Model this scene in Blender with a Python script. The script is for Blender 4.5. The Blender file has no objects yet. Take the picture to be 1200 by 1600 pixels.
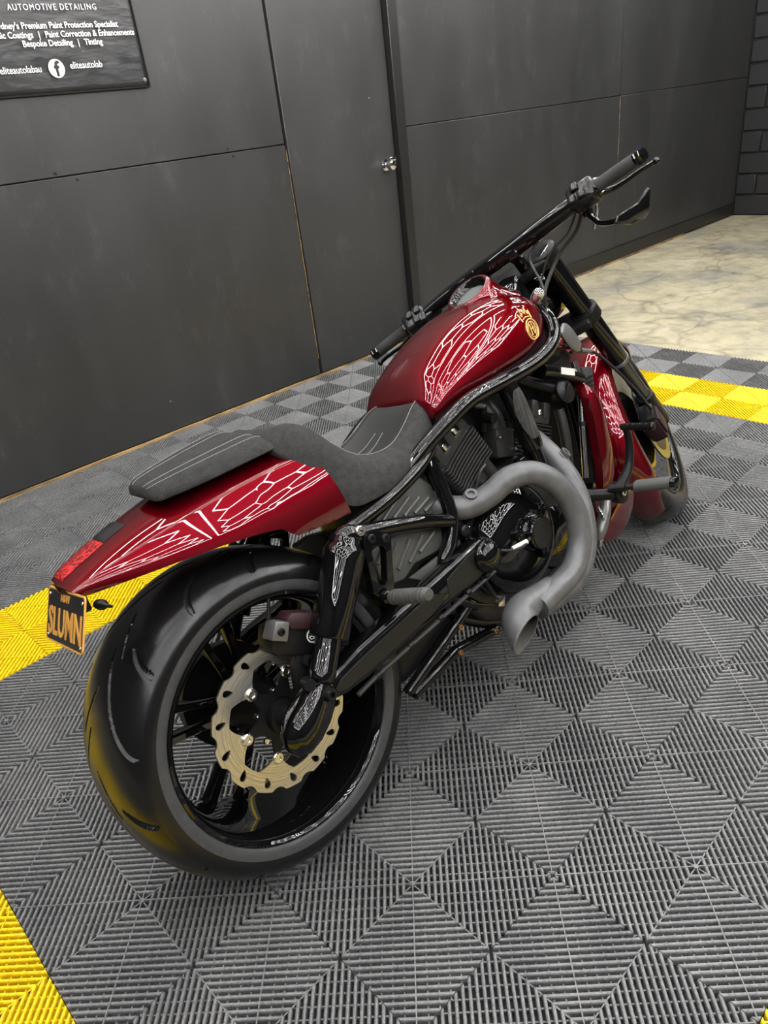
import bpy, bmesh, math, random
from mathutils import Vector, Matrix, noise
random.seed(7)
scene = bpy.context.scene
C = scene.collection
PI = math.pi
def V(*a): return Vector(a)

# ------------------------------------------------------------------ camera
cam_pos = V(-0.5858, -0.7269, 1.3731)
yaw, pitch, roll = 0.8538, 0.5006, -0.1247
cf = V(math.cos(yaw)*math.cos(pitch), math.sin(yaw)*math.cos(pitch), -math.sin(pitch))
cr = cf.cross(V(0, 0, 1)).normalized(); cu = cr.cross(cf)
cr2 = cr*math.cos(roll) + cu*math.sin(roll); cu2 = cu*math.cos(roll) - cr*math.sin(roll)
cd = bpy.data.cameras.new('camera'); cam = bpy.data.objects.new('camera', cd); C.objects.link(cam)
cd.sensor_fit = 'HORIZONTAL'; cd.sensor_width = 36; cd.lens = 1134.1*36/1200; cd.clip_start = .02
M = Matrix.Identity(4)
for i in range(3):
    M[i][0] = cr2[i]; M[i][1] = cu2[i]; M[i][2] = -cf[i]; M[i][3] = cam_pos[i]
cam.matrix_world = M
scene.camera = cam

# ------------------------------------------------------------------ world, exposure
w = bpy.data.worlds.new('world'); scene.world = w; w.use_nodes = True
w.node_tree.nodes['Background'].inputs[0].default_value = (.9, .95, 1, 1)
w.node_tree.nodes['Background'].inputs[1].default_value = .03
vs = scene.view_settings
vs.view_transform = 'Standard'; vs.look = 'None'; vs.gamma = 1; vs.use_curve_mapping = False
vs.exposure = 0.0
TUBE_POWER = 46.0          # ceiling tubes (built with the lights below)
CEIL = 3.2
scene.cycles.max_bounces = 6; scene.cycles.diffuse_bounces = 3; scene.cycles.glossy_bounces = 4

# ------------------------------------------------------------------ materials
def mat(name, col, rough=.5, metal=0, coat=0, coat_rough=.03, spec=.5, emit=None, es=0):
    m = bpy.data.materials.new(name); m.use_nodes = True
    b = m.node_tree.nodes['Principled BSDF']
    b.inputs['Base Color'].default_value = (*col, 1); b.inputs['Roughness'].default_value = rough
    b.inputs['Metallic'].default_value = metal; b.inputs['Coat Weight'].default_value = coat
    b.inputs['Coat Roughness'].default_value = coat_rough; b.inputs['Specular IOR Level'].default_value = spec
    if emit:
        b.inputs['Emission Color'].default_value = (*emit, 1); b.inputs['Emission Strength'].default_value = es
    return m
def nodes(m): return m.node_tree.nodes, m.node_tree.links, m.node_tree.nodes['Principled BSDF']
def N(m, t, **kw):
    n = m.node_tree.nodes.new(t)
    for k, v in kw.items():
        if hasattr(n, k) and k not in ('Scale',): setattr(n, k, v)
        else: n.inputs[k].default_value = v
    return n
def ramp(m, fac, stops):
    r = m.node_tree.nodes.new('ShaderNodeValToRGB'); m.node_tree.links.new(fac, r.inputs[0])
    e = r.color_ramp.elements
    while len(e) < len(stops): e.new(.5)
    for el, (p, c) in zip(e, stops): el.position = p; el.color = (*c, 1) if len(c) == 3 else c
    return r.outputs[0]
def coords(m, kind='Object', scale=(1, 1, 1), rot=(0, 0, 0)):
    tc = m.node_tree.nodes.new('ShaderNodeTexCoord'); mp = m.node_tree.nodes.new('ShaderNodeMapping')
    m.node_tree.links.new(tc.outputs[kind], mp.inputs[0]); mp.inputs['Scale'].default_value = scale; mp.inputs['Rotation'].default_value = rot
    return mp.outputs[0]
def noise_tex(m, vec, scale, detail=4, rough=.55):
    n = m.node_tree.nodes.new('ShaderNodeTexNoise'); m.node_tree.links.new(vec, n.inputs['Vector'])
    n.inputs['Scale'].default_value = scale; n.inputs['Detail'].default_value = detail; n.inputs['Roughness'].default_value = rough
    return n.outputs['Fac']
def mixc(m, fac, a, b, mode='MIX'):
    x = m.node_tree.nodes.new('ShaderNodeMix'); x.data_type = 'RGBA'; x.blend_type = mode; L = m.node_tree.links
    if hasattr(fac, 'links') or hasattr(fac, 'is_output'): L.new(fac, x.inputs[0])
    else: x.inputs[0].default_value = fac
    for s, i in ((a, 6), (b, 7)):
        if isinstance(s, tuple): x.inputs[i].default_value = (*s, 1) if len(s) == 3 else s
        else: L.new(s, x.inputs[i])
    return x.outputs[2]
def bump(m, h, strength=.2, dist=.002):
    b = m.node_tree.nodes.new('ShaderNodeBump'); m.node_tree.links.new(h, b.inputs['Height'])
    b.inputs['Strength'].default_value = strength; b.inputs['Distance'].default_value = dist
    m.node_tree.links.new(b.outputs[0], nodes(m)[2].inputs['Normal'])
def setc(m, sock, name='Base Color'): m.node_tree.links.new(sock, nodes(m)[2].inputs[name])

T = {}
T['red'] = mat('candy_red_paint', (.135, .0007, .0055), .46, .9, 1, .0, spec=.0)
nodes(T['red'])[2].inputs['Specular Tint'].default_value = (.3, .004, .015, 1)
nodes(T['red'])[2].inputs['Coat IOR'].default_value = 1.6
T['black'] = mat('gloss_black', (.003, .003, .0034), .3, 0, 1, .0, spec=0)
T['satin'] = mat('satin_black', (.007, .007, .0075), .36, spec=.22)
T['engine'] = mat('engine_black', (.018, .018, .0175), .40, spec=.35)
v = coords(T['engine']); bump(T['engine'], noise_tex(T['engine'], v, 900, 2), .12, .0006)
T['cover'] = mat('grey_side_cover', (.062, .063, .059), .38)
T['exh'] = mat('ceramic_grey', (.14, .14, .143), .42, .25)
T['stanch'] = mat('dark_stanchion', (.10, .10, .10), .2, .8)
T['sleeve'] = mat('grey_peg_rubber', (.05, .05, .048), .6)
T['label'] = mat('white_sticker', (.6, .6, .56), .6)
v = coords(T['exh']); n = noise_tex(T['exh'], v, 35, 5)
setc(T['exh'], ramp(T['exh'], n, [(.3, (.085, .086, .089)), (.75, (.135, .136, .14))]))
T['exh_in'] = mat('exhaust_inside', (.06, .057, .05), .75)
T['rubber'] = mat('tyre_tread_rubber', (.005, .005, .0055), .25, spec=.42)
T['wall_rubber'] = mat('tyre_sidewall', (.075, .078, .082), .55)
v = coords(T['wall_rubber']); n = noise_tex(T['wall_rubber'], v, 45, 6, .7)
setc(T['wall_rubber'], ramp(T['wall_rubber'], n, [(.3, (.026, .027, .029)), (.8, (.052, .054, .057))]))
T['disc'] = mat('brushed_steel', (.78, .74, .66), .28, 1)
v = coords(T['disc']); sx = N(T['disc'], 'ShaderNodeVectorMath', operation='LENGTH')
sep = N(T['disc'], 'ShaderNodeSeparateXYZ'); T['disc'].node_tree.links.new(v, sep.inputs[0])
cmb = N(T['disc'], 'ShaderNodeCombineXYZ'); T['disc'].node_tree.links.new(sep.outputs[0], cmb.inputs[0]); T['disc'].node_tree.links.new(sep.outputs[1], cmb.inputs[1])
T['disc'].node_tree.links.new(cmb.outputs[0], sx.inputs[0])
nn = N(T['disc'], 'ShaderNodeTexNoise', noise_dimensions='1D'); T['disc'].node_tree.links.new(sx.outputs['Value'], nn.inputs['W'])
nn.inputs['Scale'].default_value = 420; nn.inputs['Detail'].default_value = 3
setc(T['disc'], ramp(T['disc'], nn.outputs['Fac'], [(.3, (.52, .49, .44)), (.65, (.90, .87, .81))]))
setc(T['disc'], ramp(T['disc'], nn.outputs['Fac'], [(.3, (.42,)*3), (.7, (.25,)*3)]), 'Roughness')
T['steel'] = mat('bright_steel', (.75, .74, .72), .25, 1)
T['chrome'] = mat('chrome', (.8, .8, .8), .08, 1)
T['dullsteel'] = mat('dull_alloy', (.18, .18, .18), .4, .7)
T['brass'] = mat('brass_bolt', (.35, .22, .10), .35, .9)
T['gold'] = mat('gold_leaf', (.95, .62, .22), .3, .3, emit=None)
T['suede'] = mat('grey_suede', (.05, .05, .049), .92, spec=.2)
v = coords(T['suede']); vo = N(T['suede'], 'ShaderNodeTexVoronoi', feature='F1'); vo.inputs['Scale'].default_value = 240; vo.inputs['Randomness'].default_value = .5
T['suede'].node_tree.links.new(v, vo.inputs['Vector'])
n = noise_tex(T['suede'], v, 60, 5)
base = ramp(T['suede'], n, [(.3, (.024, .024, .0235)), (.75, (.040, .0395, .038))])
dots = ramp(T['suede'], vo.outputs['Distance'], [(.16, (.25,)*3), (.26, (1,)*3)])
setc(T['suede'], mixc(T['suede'], 1.0, base, dots, 'MULTIPLY')); bump(T['suede'], vo.outputs['Distance'], .25, .001)
T['leather'] = mat('black_seat_insert', (.013, .013, .013), .55)
v = coords(T['leather']); bump(T['leather'], noise_tex(T['leather'], v, 500, 3), .2, .0006)
T['stitch'] = mat('grey_thread', (.20, .20, .19), .8)
T['grip'] = mat('grip_rubber', (.018, .018, .018), .7)
T['lens'] = mat('red_tail_lens', (.55, .01, .012), .08, 0, 1, .02)
v = coords(T['lens']); n = noise_tex(T['lens'], v, 160, 3)
setc(T['lens'], ramp(T['lens'], n, [(.40, (.10, .002, .004)), (.66, (.70, .02, .02))]))
T['smoke'] = mat('smoked_lens', (.012, .008, .009), .1, 0, 1)
T['carbon'] = mat('red_weave', (.16, .012, .028), .55)
v = coords(T['carbon']); ck = N(T['carbon'], 'ShaderNodeTexChecker'); T['carbon'].node_tree.links.new(v, ck.inputs[0]); ck.inputs['Scale'].default_value = 320
ck.inputs[1].default_value = (.035, .003, .007, 1); ck.inputs[2].default_value = (.004, .001, .002, 1); setc(T['carbon'], ck.outputs[0])
T['dial'] = mat('dial_face', (.13, .14, .14), .4, 0, .6)
T['white'] = mat('white_print', (.85, .85, .85), .5)
T['plate'] = mat('plate_black', (.008, .008, .008), .35)
T['plate_gold'] = mat('plate_ochre', (.62, .31, .06), .5)
T['mesh'] = mat('perforated_black', (.05, .05, .05), .4, .5)
v = coords(T['mesh']); vo = N(T['mesh'], 'ShaderNodeTexVoronoi'); vo.inputs['Scale'].default_value = 260; vo.inputs['Randomness'].default_value = 0
T['mesh'].node_tree.links.new(v, vo.inputs['Vector']); setc(T['mesh'], ramp(T['mesh'], vo.outputs['Distance'], [(.3, (.003,)*3), (.42, (.09,)*3)]))
T['plastic'] = mat('gloss_switch_plastic', (.008, .008, .009), .2)
T['cable'] = mat('cable_black', (.012, .012, .012), .4)
T['fincore'] = mat('radiator_core', (.012, .012, .012), .6)
# floor tiles
def tile_mat(name, a, b, rough):
    m = mat(name, a, rough, spec=.5); v = coords(m, 'Object'); oi = m.node_tree.nodes.new('ShaderNodeObjectInfo')
    ad = N(m, 'ShaderNodeVectorMath', operation='ADD'); m.node_tree.links.new(v, ad.inputs[0]); m.node_tree.links.new(oi.outputs['Location'], ad.inputs[1])
    n = noise_tex(m, ad.outputs[0], 4.5, 7, .65); n2 = noise_tex(m, ad.outputs[0], 160, 3, .6)
    c1 = ramp(m, n, [(.3, a), (.72, b)])
    c2 = ramp(m, n2, [(.35, (.72,)*3), (.7, (1.15,)*3)])
    setc(m, mixc(m, 1.0, c1, c2, 'MULTIPLY'))
    setc(m, ramp(m, n2, [(.3, (rough-.08,)*3), (.7, (rough+.1,)*3)]), 'Roughness')
    return m
T['tile_grey'] = tile_mat('grey_tile_plastic', (.115, .116, .118), (.215, .215, .215), .31)
T['tile_yellow'] = tile_mat('yellow_tile_plastic', (.78, .54, .0), (.90, .66, .002), .42)
# setting
m = T['paint'] = mat('charcoal_wall_paint', (.05, .05, .05), .42)
v = coords(m); n = noise_tex(m, coords(m, 'Object', (1, 1, .35)), 2.3, 6, .65); n2 = noise_tex(m, coords(m, 'Object', (1, 1, .5)), 9, 6, .75)
c1 = ramp(m, n, [(.35, (.027, .0272, .0275)), (.7, (.037, .0372, .0378))])
c2 = ramp(m, n2, [(.56, (1,)*3), (.74, (1.7,)*3)])
vo = N(m, 'ShaderNodeTexVoronoi'); vo.inputs['Scale'].default_value = 5.5; m.node_tree.links.new(coords(m, 'Object', (1, 1, .8)), vo.inputs['Vector'])
fl_ = ramp(m, vo.outputs['Distance'], [(.018, (1,)*3), (.026, (0,)*3)]); cs_ = N(m, 'ShaderNodeSeparateColor'); m.node_tree.links.new(vo.outputs['Color'], cs_.inputs[0])
th_ = N(m, 'ShaderNodeMath', operation='GREATER_THAN'); m.node_tree.links.new(cs_.outputs[0], th_.inputs[0]); th_.inputs[1].default_value = .72
ml_ = N(m, 'ShaderNodeMath', operation='MULTIPLY'); m.node_tree.links.new(fl_, ml_.inputs[0]); m.node_tree.links.new(th_.outputs[0], ml_.inputs[1])
setc(m, mixc(m, ml_.outputs[0], mixc(m, 1.0, c1, c2, 'MULTIPLY'), (.4, .4, .38))); setc(m, ramp(m, n, [(.3, (.36,)*3), (.75, (.5,)*3)]), 'Roughness')
T['paint_black'] = mat('black_trim_paint', (.012, .012, .012), .4)
m = T['block'] = mat('black_block_paint', (.016, .016, .017), .5); bump(m, noise_tex(m, coords(m), 70, 5), .5, .004)
T['darkwall'] = mat('dark_wall', (.022, .022, .023), .7)
T['ceil'] = mat('ceiling_paint', (.010, .010, .010), .9)
T['timber'] = mat('raw_timber', (.42, .27, .11), .8)
m = T['timber']; setc(m, ramp(m, noise_tex(m, coords(m, 'Object', (1, 8, 8)), 6, 5), [(.35, (.10, .07, .04)), (.6, (.45, .29, .12))]))
m = T['concrete'] = mat('stained_concrete', (.5, .45, .32), .5)
v = coords(m); n = noise_tex(m, v, 1.5, 8, .68); n2 = noise_tex(m, v, 7, 8, .72)
c1 = ramp(m, n, [(.34, (.27, .265, .23)), (.52, (.47, .42, .28)), (.75, (.60, .55, .41))])
c2 = ramp(m, n2, [(.32, (.62,)*3), (.52, (1,)*3), (.8, (1.12,)*3)])
ds = N(m, 'ShaderNodeVectorMath', operation='MULTIPLY_ADD'); nv = N(m, 'ShaderNodeTexNoise'); nv.inputs['Scale'].default_value = 2.0; m.node_tree.links.new(v, nv.inputs['Vector'])
m.node_tree.links.new(nv.outputs['Color'], ds.inputs[0]); ds.inputs[1].default_value = (.55, .55, .55); m.node_tree.links.new(v, ds.inputs[2])
vo = N(m, 'ShaderNodeTexVoronoi', feature='DISTANCE_TO_EDGE'); vo.inputs['Scale'].default_value = 1.5; m.node_tree.links.new(ds.outputs[0], vo.inputs['Vector'])
cr_ = ramp(m, vo.outputs['Distance'], [(.0, (.5,)*3), (.03, (1,)*3)])
setc(m, mixc(m, .6, mixc(m, 1.0, c1, c2, 'MULTIPLY'), cr_, 'MULTIPLY')); bump(m, n2, .15, .004)
T['under'] = mat('gap_shade_black', (.012, .012, .012), .8)  # near-black colour standing in for shade between the tile ribs
m = T['banner'] = mat('black_vinyl', (.02, .02, .021), .3)
v = coords(m, 'Object', (1, 1, 1)); n = noise_tex(m, coords(m, 'Object', (5, 5, 14)), 1.6, 3, .5); bump(m, n, .2, .012)
T['tube'] = mat('led_tube', (1, 1, 1), .4, emit=(1, .985, .97), es=TUBE_POWER)

# ------------------------------------------------------------------ geometry helpers
class G:
    """collects shapes into one bmesh"""
    def __init__(s): s.bm = bmesh.new(); s.mi = 0
    def face(s, vs):
        try:
            f = s.bm.faces.new(vs); f.material_index = s.mi; return f
        except ValueError: return None
    def loft(s, rings, closed=True, caps=True, wrap=False):
        R = [[s.bm.verts.new(p) for p in r] for r in rings]; n = len(R[0]); k = len(R)
        for i in range(k if wrap else k-1):
            a, b = R[i], R[(i+1) % k]
            for j in range(n if closed else n-1):
                s.face((a[j], a[(j+1) % n], b[(j+1) % n], b[j]))
        if caps and closed and not wrap:
            s.face(list(reversed(R[0]))); s.face(R[-1])
        return R
    def tube(s, pts, r, n=12, sub=6, caps=True, radii=None, smooth=True):
        pts = [Vector(p) for p in pts]; rr = radii or [r]*len(pts)
        if smooth and len(pts) > 2: pts, rr = catmull(pts, rr, sub)
        rings = []; t0 = (pts[1]-pts[0]).normalized(); nrm = t0.orthogonal().normalized()
        for i, p in enumerate(pts):
            t = (pts[min(i+1, len(pts)-1)]-pts[max(i-1, 0)]).normalized()
            nrm = (nrm - t*nrm.dot(t)).normalized(); b = t.cross(nrm)
            rings.append([p + (nrm*math.cos(a)+b*math.sin(a))*rr[i] for a in [2*PI*j/n for j in range(n)]])
        s.loft(rings, caps=caps); return rings
    def cyl(s, p0, p1, r0, r1=None, n=16, caps=True): return s.tube([p0, p1], r0, n, 1, caps, [r0, r0 if r1 is None else r1], False)
    def lathe(s, c, axis, prof, n=32, wrap=False, caps=True):
        c = Vector(c); ax = Vector(axis).normalized(); u = ax.orthogonal().normalized(); v_ = ax.cross(u)
        if abs(ax.y) > .9: u = V(1, 0, 0); v_ = ax.cross(u)
        rings = [[c + ax*h + (u*math.cos(2*PI*j/n)+v_*math.sin(2*PI*j/n))*max(r, 1e-5) for j in range(n)] for r, h in prof]
        s.loft(rings, wrap=wrap, caps=caps)
    def box(s, c, size, rot=None, bev=0, seg=2):
        c = Vector(c); R = rot or Matrix.Identity(3); b2 = bmesh.new(); bmesh.ops.create_cube(b2, size=1)
        for v_ in b2.verts: v_.co = Vector((v_.co.x*size[0], v_.co.y*size[1], v_.co.z*size[2]))
        if bev: bmesh.ops.bevel(b2, geom=b2.edges[:], offset=bev, segments=seg, profile=.5, affect='EDGES')
        s._merge(b2, lambda p: c + R @ p)
    def prism(s, poly, o, u, v_, thick, bev=0, seg=2):
        """polygon in (u,v) extruded symmetrically by thick along u x v"""
        o, u, v_ = Vector(o), Vector(u), Vector(v_); wv = u.cross(v_).normalized(); b2 = bmesh.new()
        a = [b2.verts.new((x, y, -thick/2)) for x, y in poly]; b = [b2.verts.new((x, y, thick/2)) for x, y in poly]; n = len(poly)
        b2.faces.new(list(reversed(a))); b2.faces.new(b)
        for i in range(n): b2.faces.new((a[i], a[(i+1) % n], b[(i+1) % n], b[i]))
        bmesh.ops.recalc_face_normals(b2, faces=b2.faces[:])
        if bev: bmesh.ops.bevel(b2, geom=b2.edges[:], offset=bev, segments=seg, profile=.5, affect='EDGES')
        s._merge(b2, lambda p: o + u*p.x + v_*p.y + wv*p.z)
    def _merge(s, b2, fn):
        mp = {v_.index: None for v_ in b2.verts}; b2.verts.index_update(); mp = [s.bm.verts.new(fn(v_.co)) for v_ in b2.verts]
        for f in b2.faces: s.face([mp[v_.index] for v_ in f.verts])
        b2.free()
    def ball(s, c, r, n=14, scale=(1, 1, 1)):
        b2 = bmesh.new(); bmesh.ops.create_uvsphere(b2, u_segments=n, v_segments=max(6, n//2+1), radius=r); c = Vector(c)
        s._merge(b2, lambda p: c + V(p.x*scale[0], p.y*scale[1], p.z*scale[2]))
    def mesh(s, name, sharp=38):
        bmesh.ops.recalc_face_normals(s.bm, faces=s.bm.faces[:])
        me = bpy.data.meshes.new(name); s.bm.to_mesh(me); s.bm.free()
        for p in me.polygons: p.use_smooth = True
        me.set_sharp_from_angle(angle=math.radians(sharp)); return me
def catmull(pts, rr, sub):
    P, R = [], []; n = len(pts)
    for i in range(n-1):
        p0, p1, p2, p3 = pts[max(i-1, 0)], pts[i], pts[i+1], pts[min(i+2, n-1)]
        for k in range(sub):
            t = k/sub
            P.append(.5*((2*p1)+(p2-p0)*t+(2*p0-5*p1+4*p2-p3)*t*t+(3*p1-p0-3*p2+p3)*t**3)); R.append(rr[i]*(1-t)+rr[i+1]*t)
    P.append(pts[-1]); R.append(rr[-1]); return P, R
def spline_val(xs, ys, x):
    """piecewise cubic (catmull) through xs, ys"""
    n = len(xs)
    if x <= xs[0]: return ys[0]
    if x >= xs[-1]: return ys[-1]
    i = max(k for k in range(n-1) if xs[k] <= x); t = (x-xs[i])/(xs[i+1]-xs[i]); h = xs[i+1]-xs[i]
    def tan(k):
        a, b = max(k-1, 0), min(k+1, n-1); return (ys[b]-ys[a])/(xs[b]-xs[a])
    m0, m1 = tan(i)*h, tan(i+1)*h
    return (2*t**3-3*t*t+1)*ys[i]+(t**3-2*t*t+t)*m0+(-2*t**3+3*t*t)*ys[i+1]+(t**3-t*t)*m1
def obj(name, me, mats, parent=None, sharp=38):
    if isinstance(me, G): me = me.mesh(name, sharp)
    if not isinstance(mats, (list, tuple)): mats = [mats]
    if len(me.materials): me.materials.clear()
    for x in mats: me.materials.append(T[x] if isinstance(x, str) else x)
    o = bpy.data.objects.new(name, me); C.objects.link(o)
    if parent: o.parent = parent
    return o
def empty(name, parent=None):
    o = bpy.data.objects.new(name, None); C.objects.link(o); o.parent = parent; o.empty_display_size = .1; return o
def tag(o, label=None, cat=None, group=None, kind=None):
    for k, x in (('label', label), ('category', cat), ('group', group), ('kind', kind)):
        if x: o[k] = x
    return o
def curve_mesh(splines, extrude=.002, bevel=0):
    cu = bpy.data.curves.new('tmp', 'CURVE'); cu.dimensions = '2D'; cu.fill_mode = 'BOTH'; cu.extrude = extrude; cu.bevel_depth = bevel; cu.bevel_resolution = 1
    for pts in splines:
        sp = cu.splines.new('POLY'); sp.points.add(len(pts)-1); sp.use_cyclic_u = True
        for p, q in zip(sp.points, pts): p.co = (q[0], q[1], 0, 1)
    return _eval(cu)
def text_mesh(body, size, extrude=.0005, offset=0, align='LEFT', spacing=1.0):
    cu = bpy.data.curves.new('tmp', 'FONT'); cu.body = body; cu.size = size; cu.extrude = extrude; cu.offset = offset; cu.align_x = align; cu.space_character = spacing; cu.resolution_u = 3
    return _eval(cu)
def _eval(cu):
    o = bpy.data.objects.new('tmp', cu); C.objects.link(o); dg = bpy.context.evaluated_depsgraph_get()
    me = bpy.data.meshes.new_from_object(o.evaluated_get(dg)); bpy.data.objects.remove(o); bpy.data.curves.remove(cu)
    for p in me.polygons: p.use_smooth = False
    return me
def frame(o, x, y, z):
    M = Matrix.Identity(4)
    for i in range(3): M[i][0], M[i][1], M[i][2], M[i][3] = x[i], y[i], z[i], o[i]
    return M
def circle(r, n=32, c=(0, 0), a0=0): return [(c[0]+r*math.cos(a0+2*PI*i/n), c[1]+r*math.sin(a0+2*PI*i/n)) for i in range(n)]

# ------------------------------------------------------------------ setting: walls
YW = 2.74                       # face of the panelled wall
XF = 7.95                       # face of the block wall
X0, Y0 = -3.4, -4.6
g = G(); g.box((2.3, YW+.11, 1.5), (11.6, .18, 3.3)); wl = tag(obj('wall_left', g, 'darkwall'), 'panelled charcoal wall behind the motorcycle', kind='structure')
def panel(x0, x1, z0, z1, dy=0):
    g = G(); g.box(((x0+x1)/2, YW+.011-dy, (z0+z1)/2), (x1-x0, .018, z1-z0), bev=.0025, seg=1); return obj('panel', g, 'paint', wl)
j = .003
panel(-2.8, -.36-j, .014, 1.2775); panel(-2.8, -.36-j, 1.2815, CEIL)
panel(-.36+j, 2.062, .014, 1.2775, .004); panel(-.36+j, 2.062, 1.2815, CEIL, .002)
panel(2.955, 5.492, .10, 1.2775, .004); panel(2.955, 5.492, 1.2815, CEIL)
panel(5.50, XF-.01, .10, 1.2775, .001); panel(5.50, XF-.01, 1.2815, CEIL)
panel(2.07, 2.875, 2.06, CEIL)
for x in (.0, .85, 1.7): 
    for z in (1.262, 1.298):
        g = G(); g.lathe((x+random.uniform(-.05, .1), YW-.002, z), (0, -1, 0), [(.007, 0), (.006, .003), (.0, .004)], 10); obj('screw', g, 'paint_black', wl)
g = G(); g.box((2.4725, YW+.006, 1.03), (.797, .03, 2.03), bev=.003, seg=1); d = tag(obj('door_1', g, 'paint'), 'flush charcoal door beside the black jamb', kind='structure')
g = G(); g.lathe((2.785, YW-.009, 1.093), (0, -1, 0), [(.032, 0), (.032, .005), (.014, .008), (.012, .03), (.026, .036), (.03, .05), (.027, .066), (.012, .072)], 24); obj('door_knob', g, 'chrome', d)
g = G(); g.box((2.785, YW-.07, 1.125), (.05, .022, .024), bev=.006); obj('door_latch', g, 'chrome', d)
g = G(); g.box((2.912, YW-.022, 1.52), (.075, .062, 3.04), bev=.004, seg=1); tag(obj('trim_1', g, 'paint_black'), kind='structure')
g = G(); g.box((2.957, YW-.004, 1.55), (.008, .012, 2.2)); tag(obj('trim_2', g, 'timber'), kind='structure')
g = G(); g.box((5.46, YW-.006, .055), (5.0, .02, .11), bev=.004, seg=1); b_ = tag(obj('baseboard_left', g, 'paint_black'), kind='structure')
g = G(); g.box((2.0, YW-.004, -.004), (9.6, .016, .026)); tag(obj('trim_3', g, 'timber'), kind='structure')
g = G(); g.box((2.0665, YW+.0005, .68), (.0025, .004, 1.15)); tag(obj('trim_4', g, 'timber'), kind='structure')
g = G(); g.box((5.496, YW+.003, 1.06), (.005, .006, .42)); tag(obj('trim_5', g, 'timber'), kind='structure')
# far block wall
g = G(); g.box((XF+.12, (YW+Y0)/2, 1.5), (.2, YW-Y0+.2, 3.3)); wb = tag(obj('wall_back', g, 'block'), kind='structure')
bw, bh = .39, .19; g = G(); g.box((0, 0, 0), (.03, bw, bh), bev=.008, seg=1); bme = g.mesh('brick')
first = True
for row in range(15):
    for k in range(8):
        y = YW - .2 - k*(bw+.01) + (.2 if row % 2 else 0)
        if y + bw/2 > YW+.01 and row % 2:
            continue
        o = obj('brick', bme, 'block', wb) if first else bpy.data.objects.new('brick', bme); 
        if not first: C.objects.link(o); o.parent = wb
        first = False; o.location = (XF+.012+random.uniform(-.002, .002), y, -.018+.105+row*(bh+.011))
g = G(); g.box((0, 0, 0), (.03, .19, bh), bev=.008, seg=1); hme = g.mesh('brick'); hme.materials.append(T['block'])
for row in range(1, 15, 2):
    o = bpy.data.objects.new('brick', hme); C.objects.link(o); o.parent = wb; o.location = (XF+.012, YW-.098, -.018+.105+row*(bh+.011))
# unseen sides of the room
g = G(); g.box((X0-.1, (YW+Y0)/2, 1.5), (.2, YW-Y0+.2, 3.3)); tag(obj('wall_front', g, 'darkwall'), kind='structure')
g = G(); g.box(((X0+XF)/2, Y0-.1, 1.5), (XF-X0+.2, .2, 3.3)); tag(obj('wall_right', g, 'darkwall'), kind='structure')
g = G(); g.box(((X0+XF)/2, (YW+Y0)/2, CEIL+.1), (XF-X0+.2, YW-Y0+.2, .16)); tag(obj('ceiling', g, 'ceil'), kind='structure')
# floor slab
g = G(); g.box(((X0+XF)/2, (YW+Y0)/2, -.068), (XF-X0+.3, YW-Y0+.3, .1)); fl = tag(obj('floor', g, 'concrete'), kind='structure')

g = G(); g.box((.6, .9665, -.0172), (5.6, 3.52, .0012)); obj('gap_shade_sheet', g, T['under'], fl)  # dark sheet added over the slab to deepen shade in the tile gaps

# ------------------------------------------------------------------ floor tiles
S = .4
def tile_mesh(name, cut=None):
    s = G(); p = S/math.sqrt(2)/22; r2 = math.sqrt(.5)
    H = .016
    for qd in range(4):
        a = PI/4 + qd*PI/2; ax = V(math.cos(a), math.sin(a), 0); tr = V(-ax.y, ax.x, 0)     # centre -> corner, and across
        def bar(d, hw, half, zt, zb, k=5, mit=1):
            # rib across the diagonal at distance d from the centre, mitred ends
            prof = [(-hw, zb), (-hw, zt-.0028), (-hw*.62, zt-.0006), (0, zt), (hw*.62, zt-.0006), (hw, zt-.0028), (hw, zb)]
            rings = []
            for e in (-1, 1):
                rings.append([ax*(d+x) + tr*(e*(half + x*mit)) + V(0, 0, z) for x, z in prof])
            s.loft(rings, closed=False)
            for R in rings:
                s.face([s.bm.verts.new(q) for q in R])
        hw = p*.262
        for k in range(1, 11):
            d = (k+.5)*p; bar(d, hw, d-.0002, 0, -H)                       # ring around the centre
            d2 = S*r2 - d; bar(d2, hw, d-.0011, -.0003, -H, mit=-1)             # ring around the corner
        bar(S*r2-.55*p, hw, .45*p, -.001, -H, mit=-1)
        # thin cross bars under the ribs
        for k in range(-6, 7):
            off = k*p*1.62; half = S*r2/2 - abs(off)
            if half < p: continue
            wd = .0011 if k == 0 else .0014; zt = .0002 if k == 0 else -.0085
            lo, hi = S*r2/2-half, S*r2/2+half
            if k == 0: lo += p*.2; hi -= p*.4
            q = [ax*t + tr*(off+e*wd) + V(0, 0, z) for t in (lo, hi) for e in (-1, 1) for z in (zt, zt-.006)]
            vv = [s.bm.verts.new(x) for x in q]
            s.face((vv[0], vv[2], vv[6], vv[4])); s.face((vv[0], vv[4], vv[5], vv[1])); s.face((vv[2], vv[3], vv[7], vv[6]))
        # little stay in the centre and along the mitre
        mt = V(math.cos(qd*PI/2), math.sin(qd*PI/2), 0); mn = V(-mt.y, mt.x, 0)
        q = [mt*t + mn*(e*.0012) + V(0, 0, -.003) for t in (.002, S/2-.004) for e in (-1, 1)]
        vv = [s.bm.verts.new(x) for x in q]; s.face((vv[0], vv[1], vv[3], vv[2]))
    s.box((0, 0, -.004), (.0085, .0085, .008), Matrix.Rotation(PI/4, 3, 'Z'))
    if cut is not None:
        bmesh.ops.bisect_plane(s.bm, geom=s.bm.verts[:]+s.bm.edges[:]+s.bm.faces[:], plane_co=(0, cut, 0), plane_no=(0, 1, 0), clear_outer=True)
    me = s.mesh(name, 30); return me
tm = {}
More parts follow.
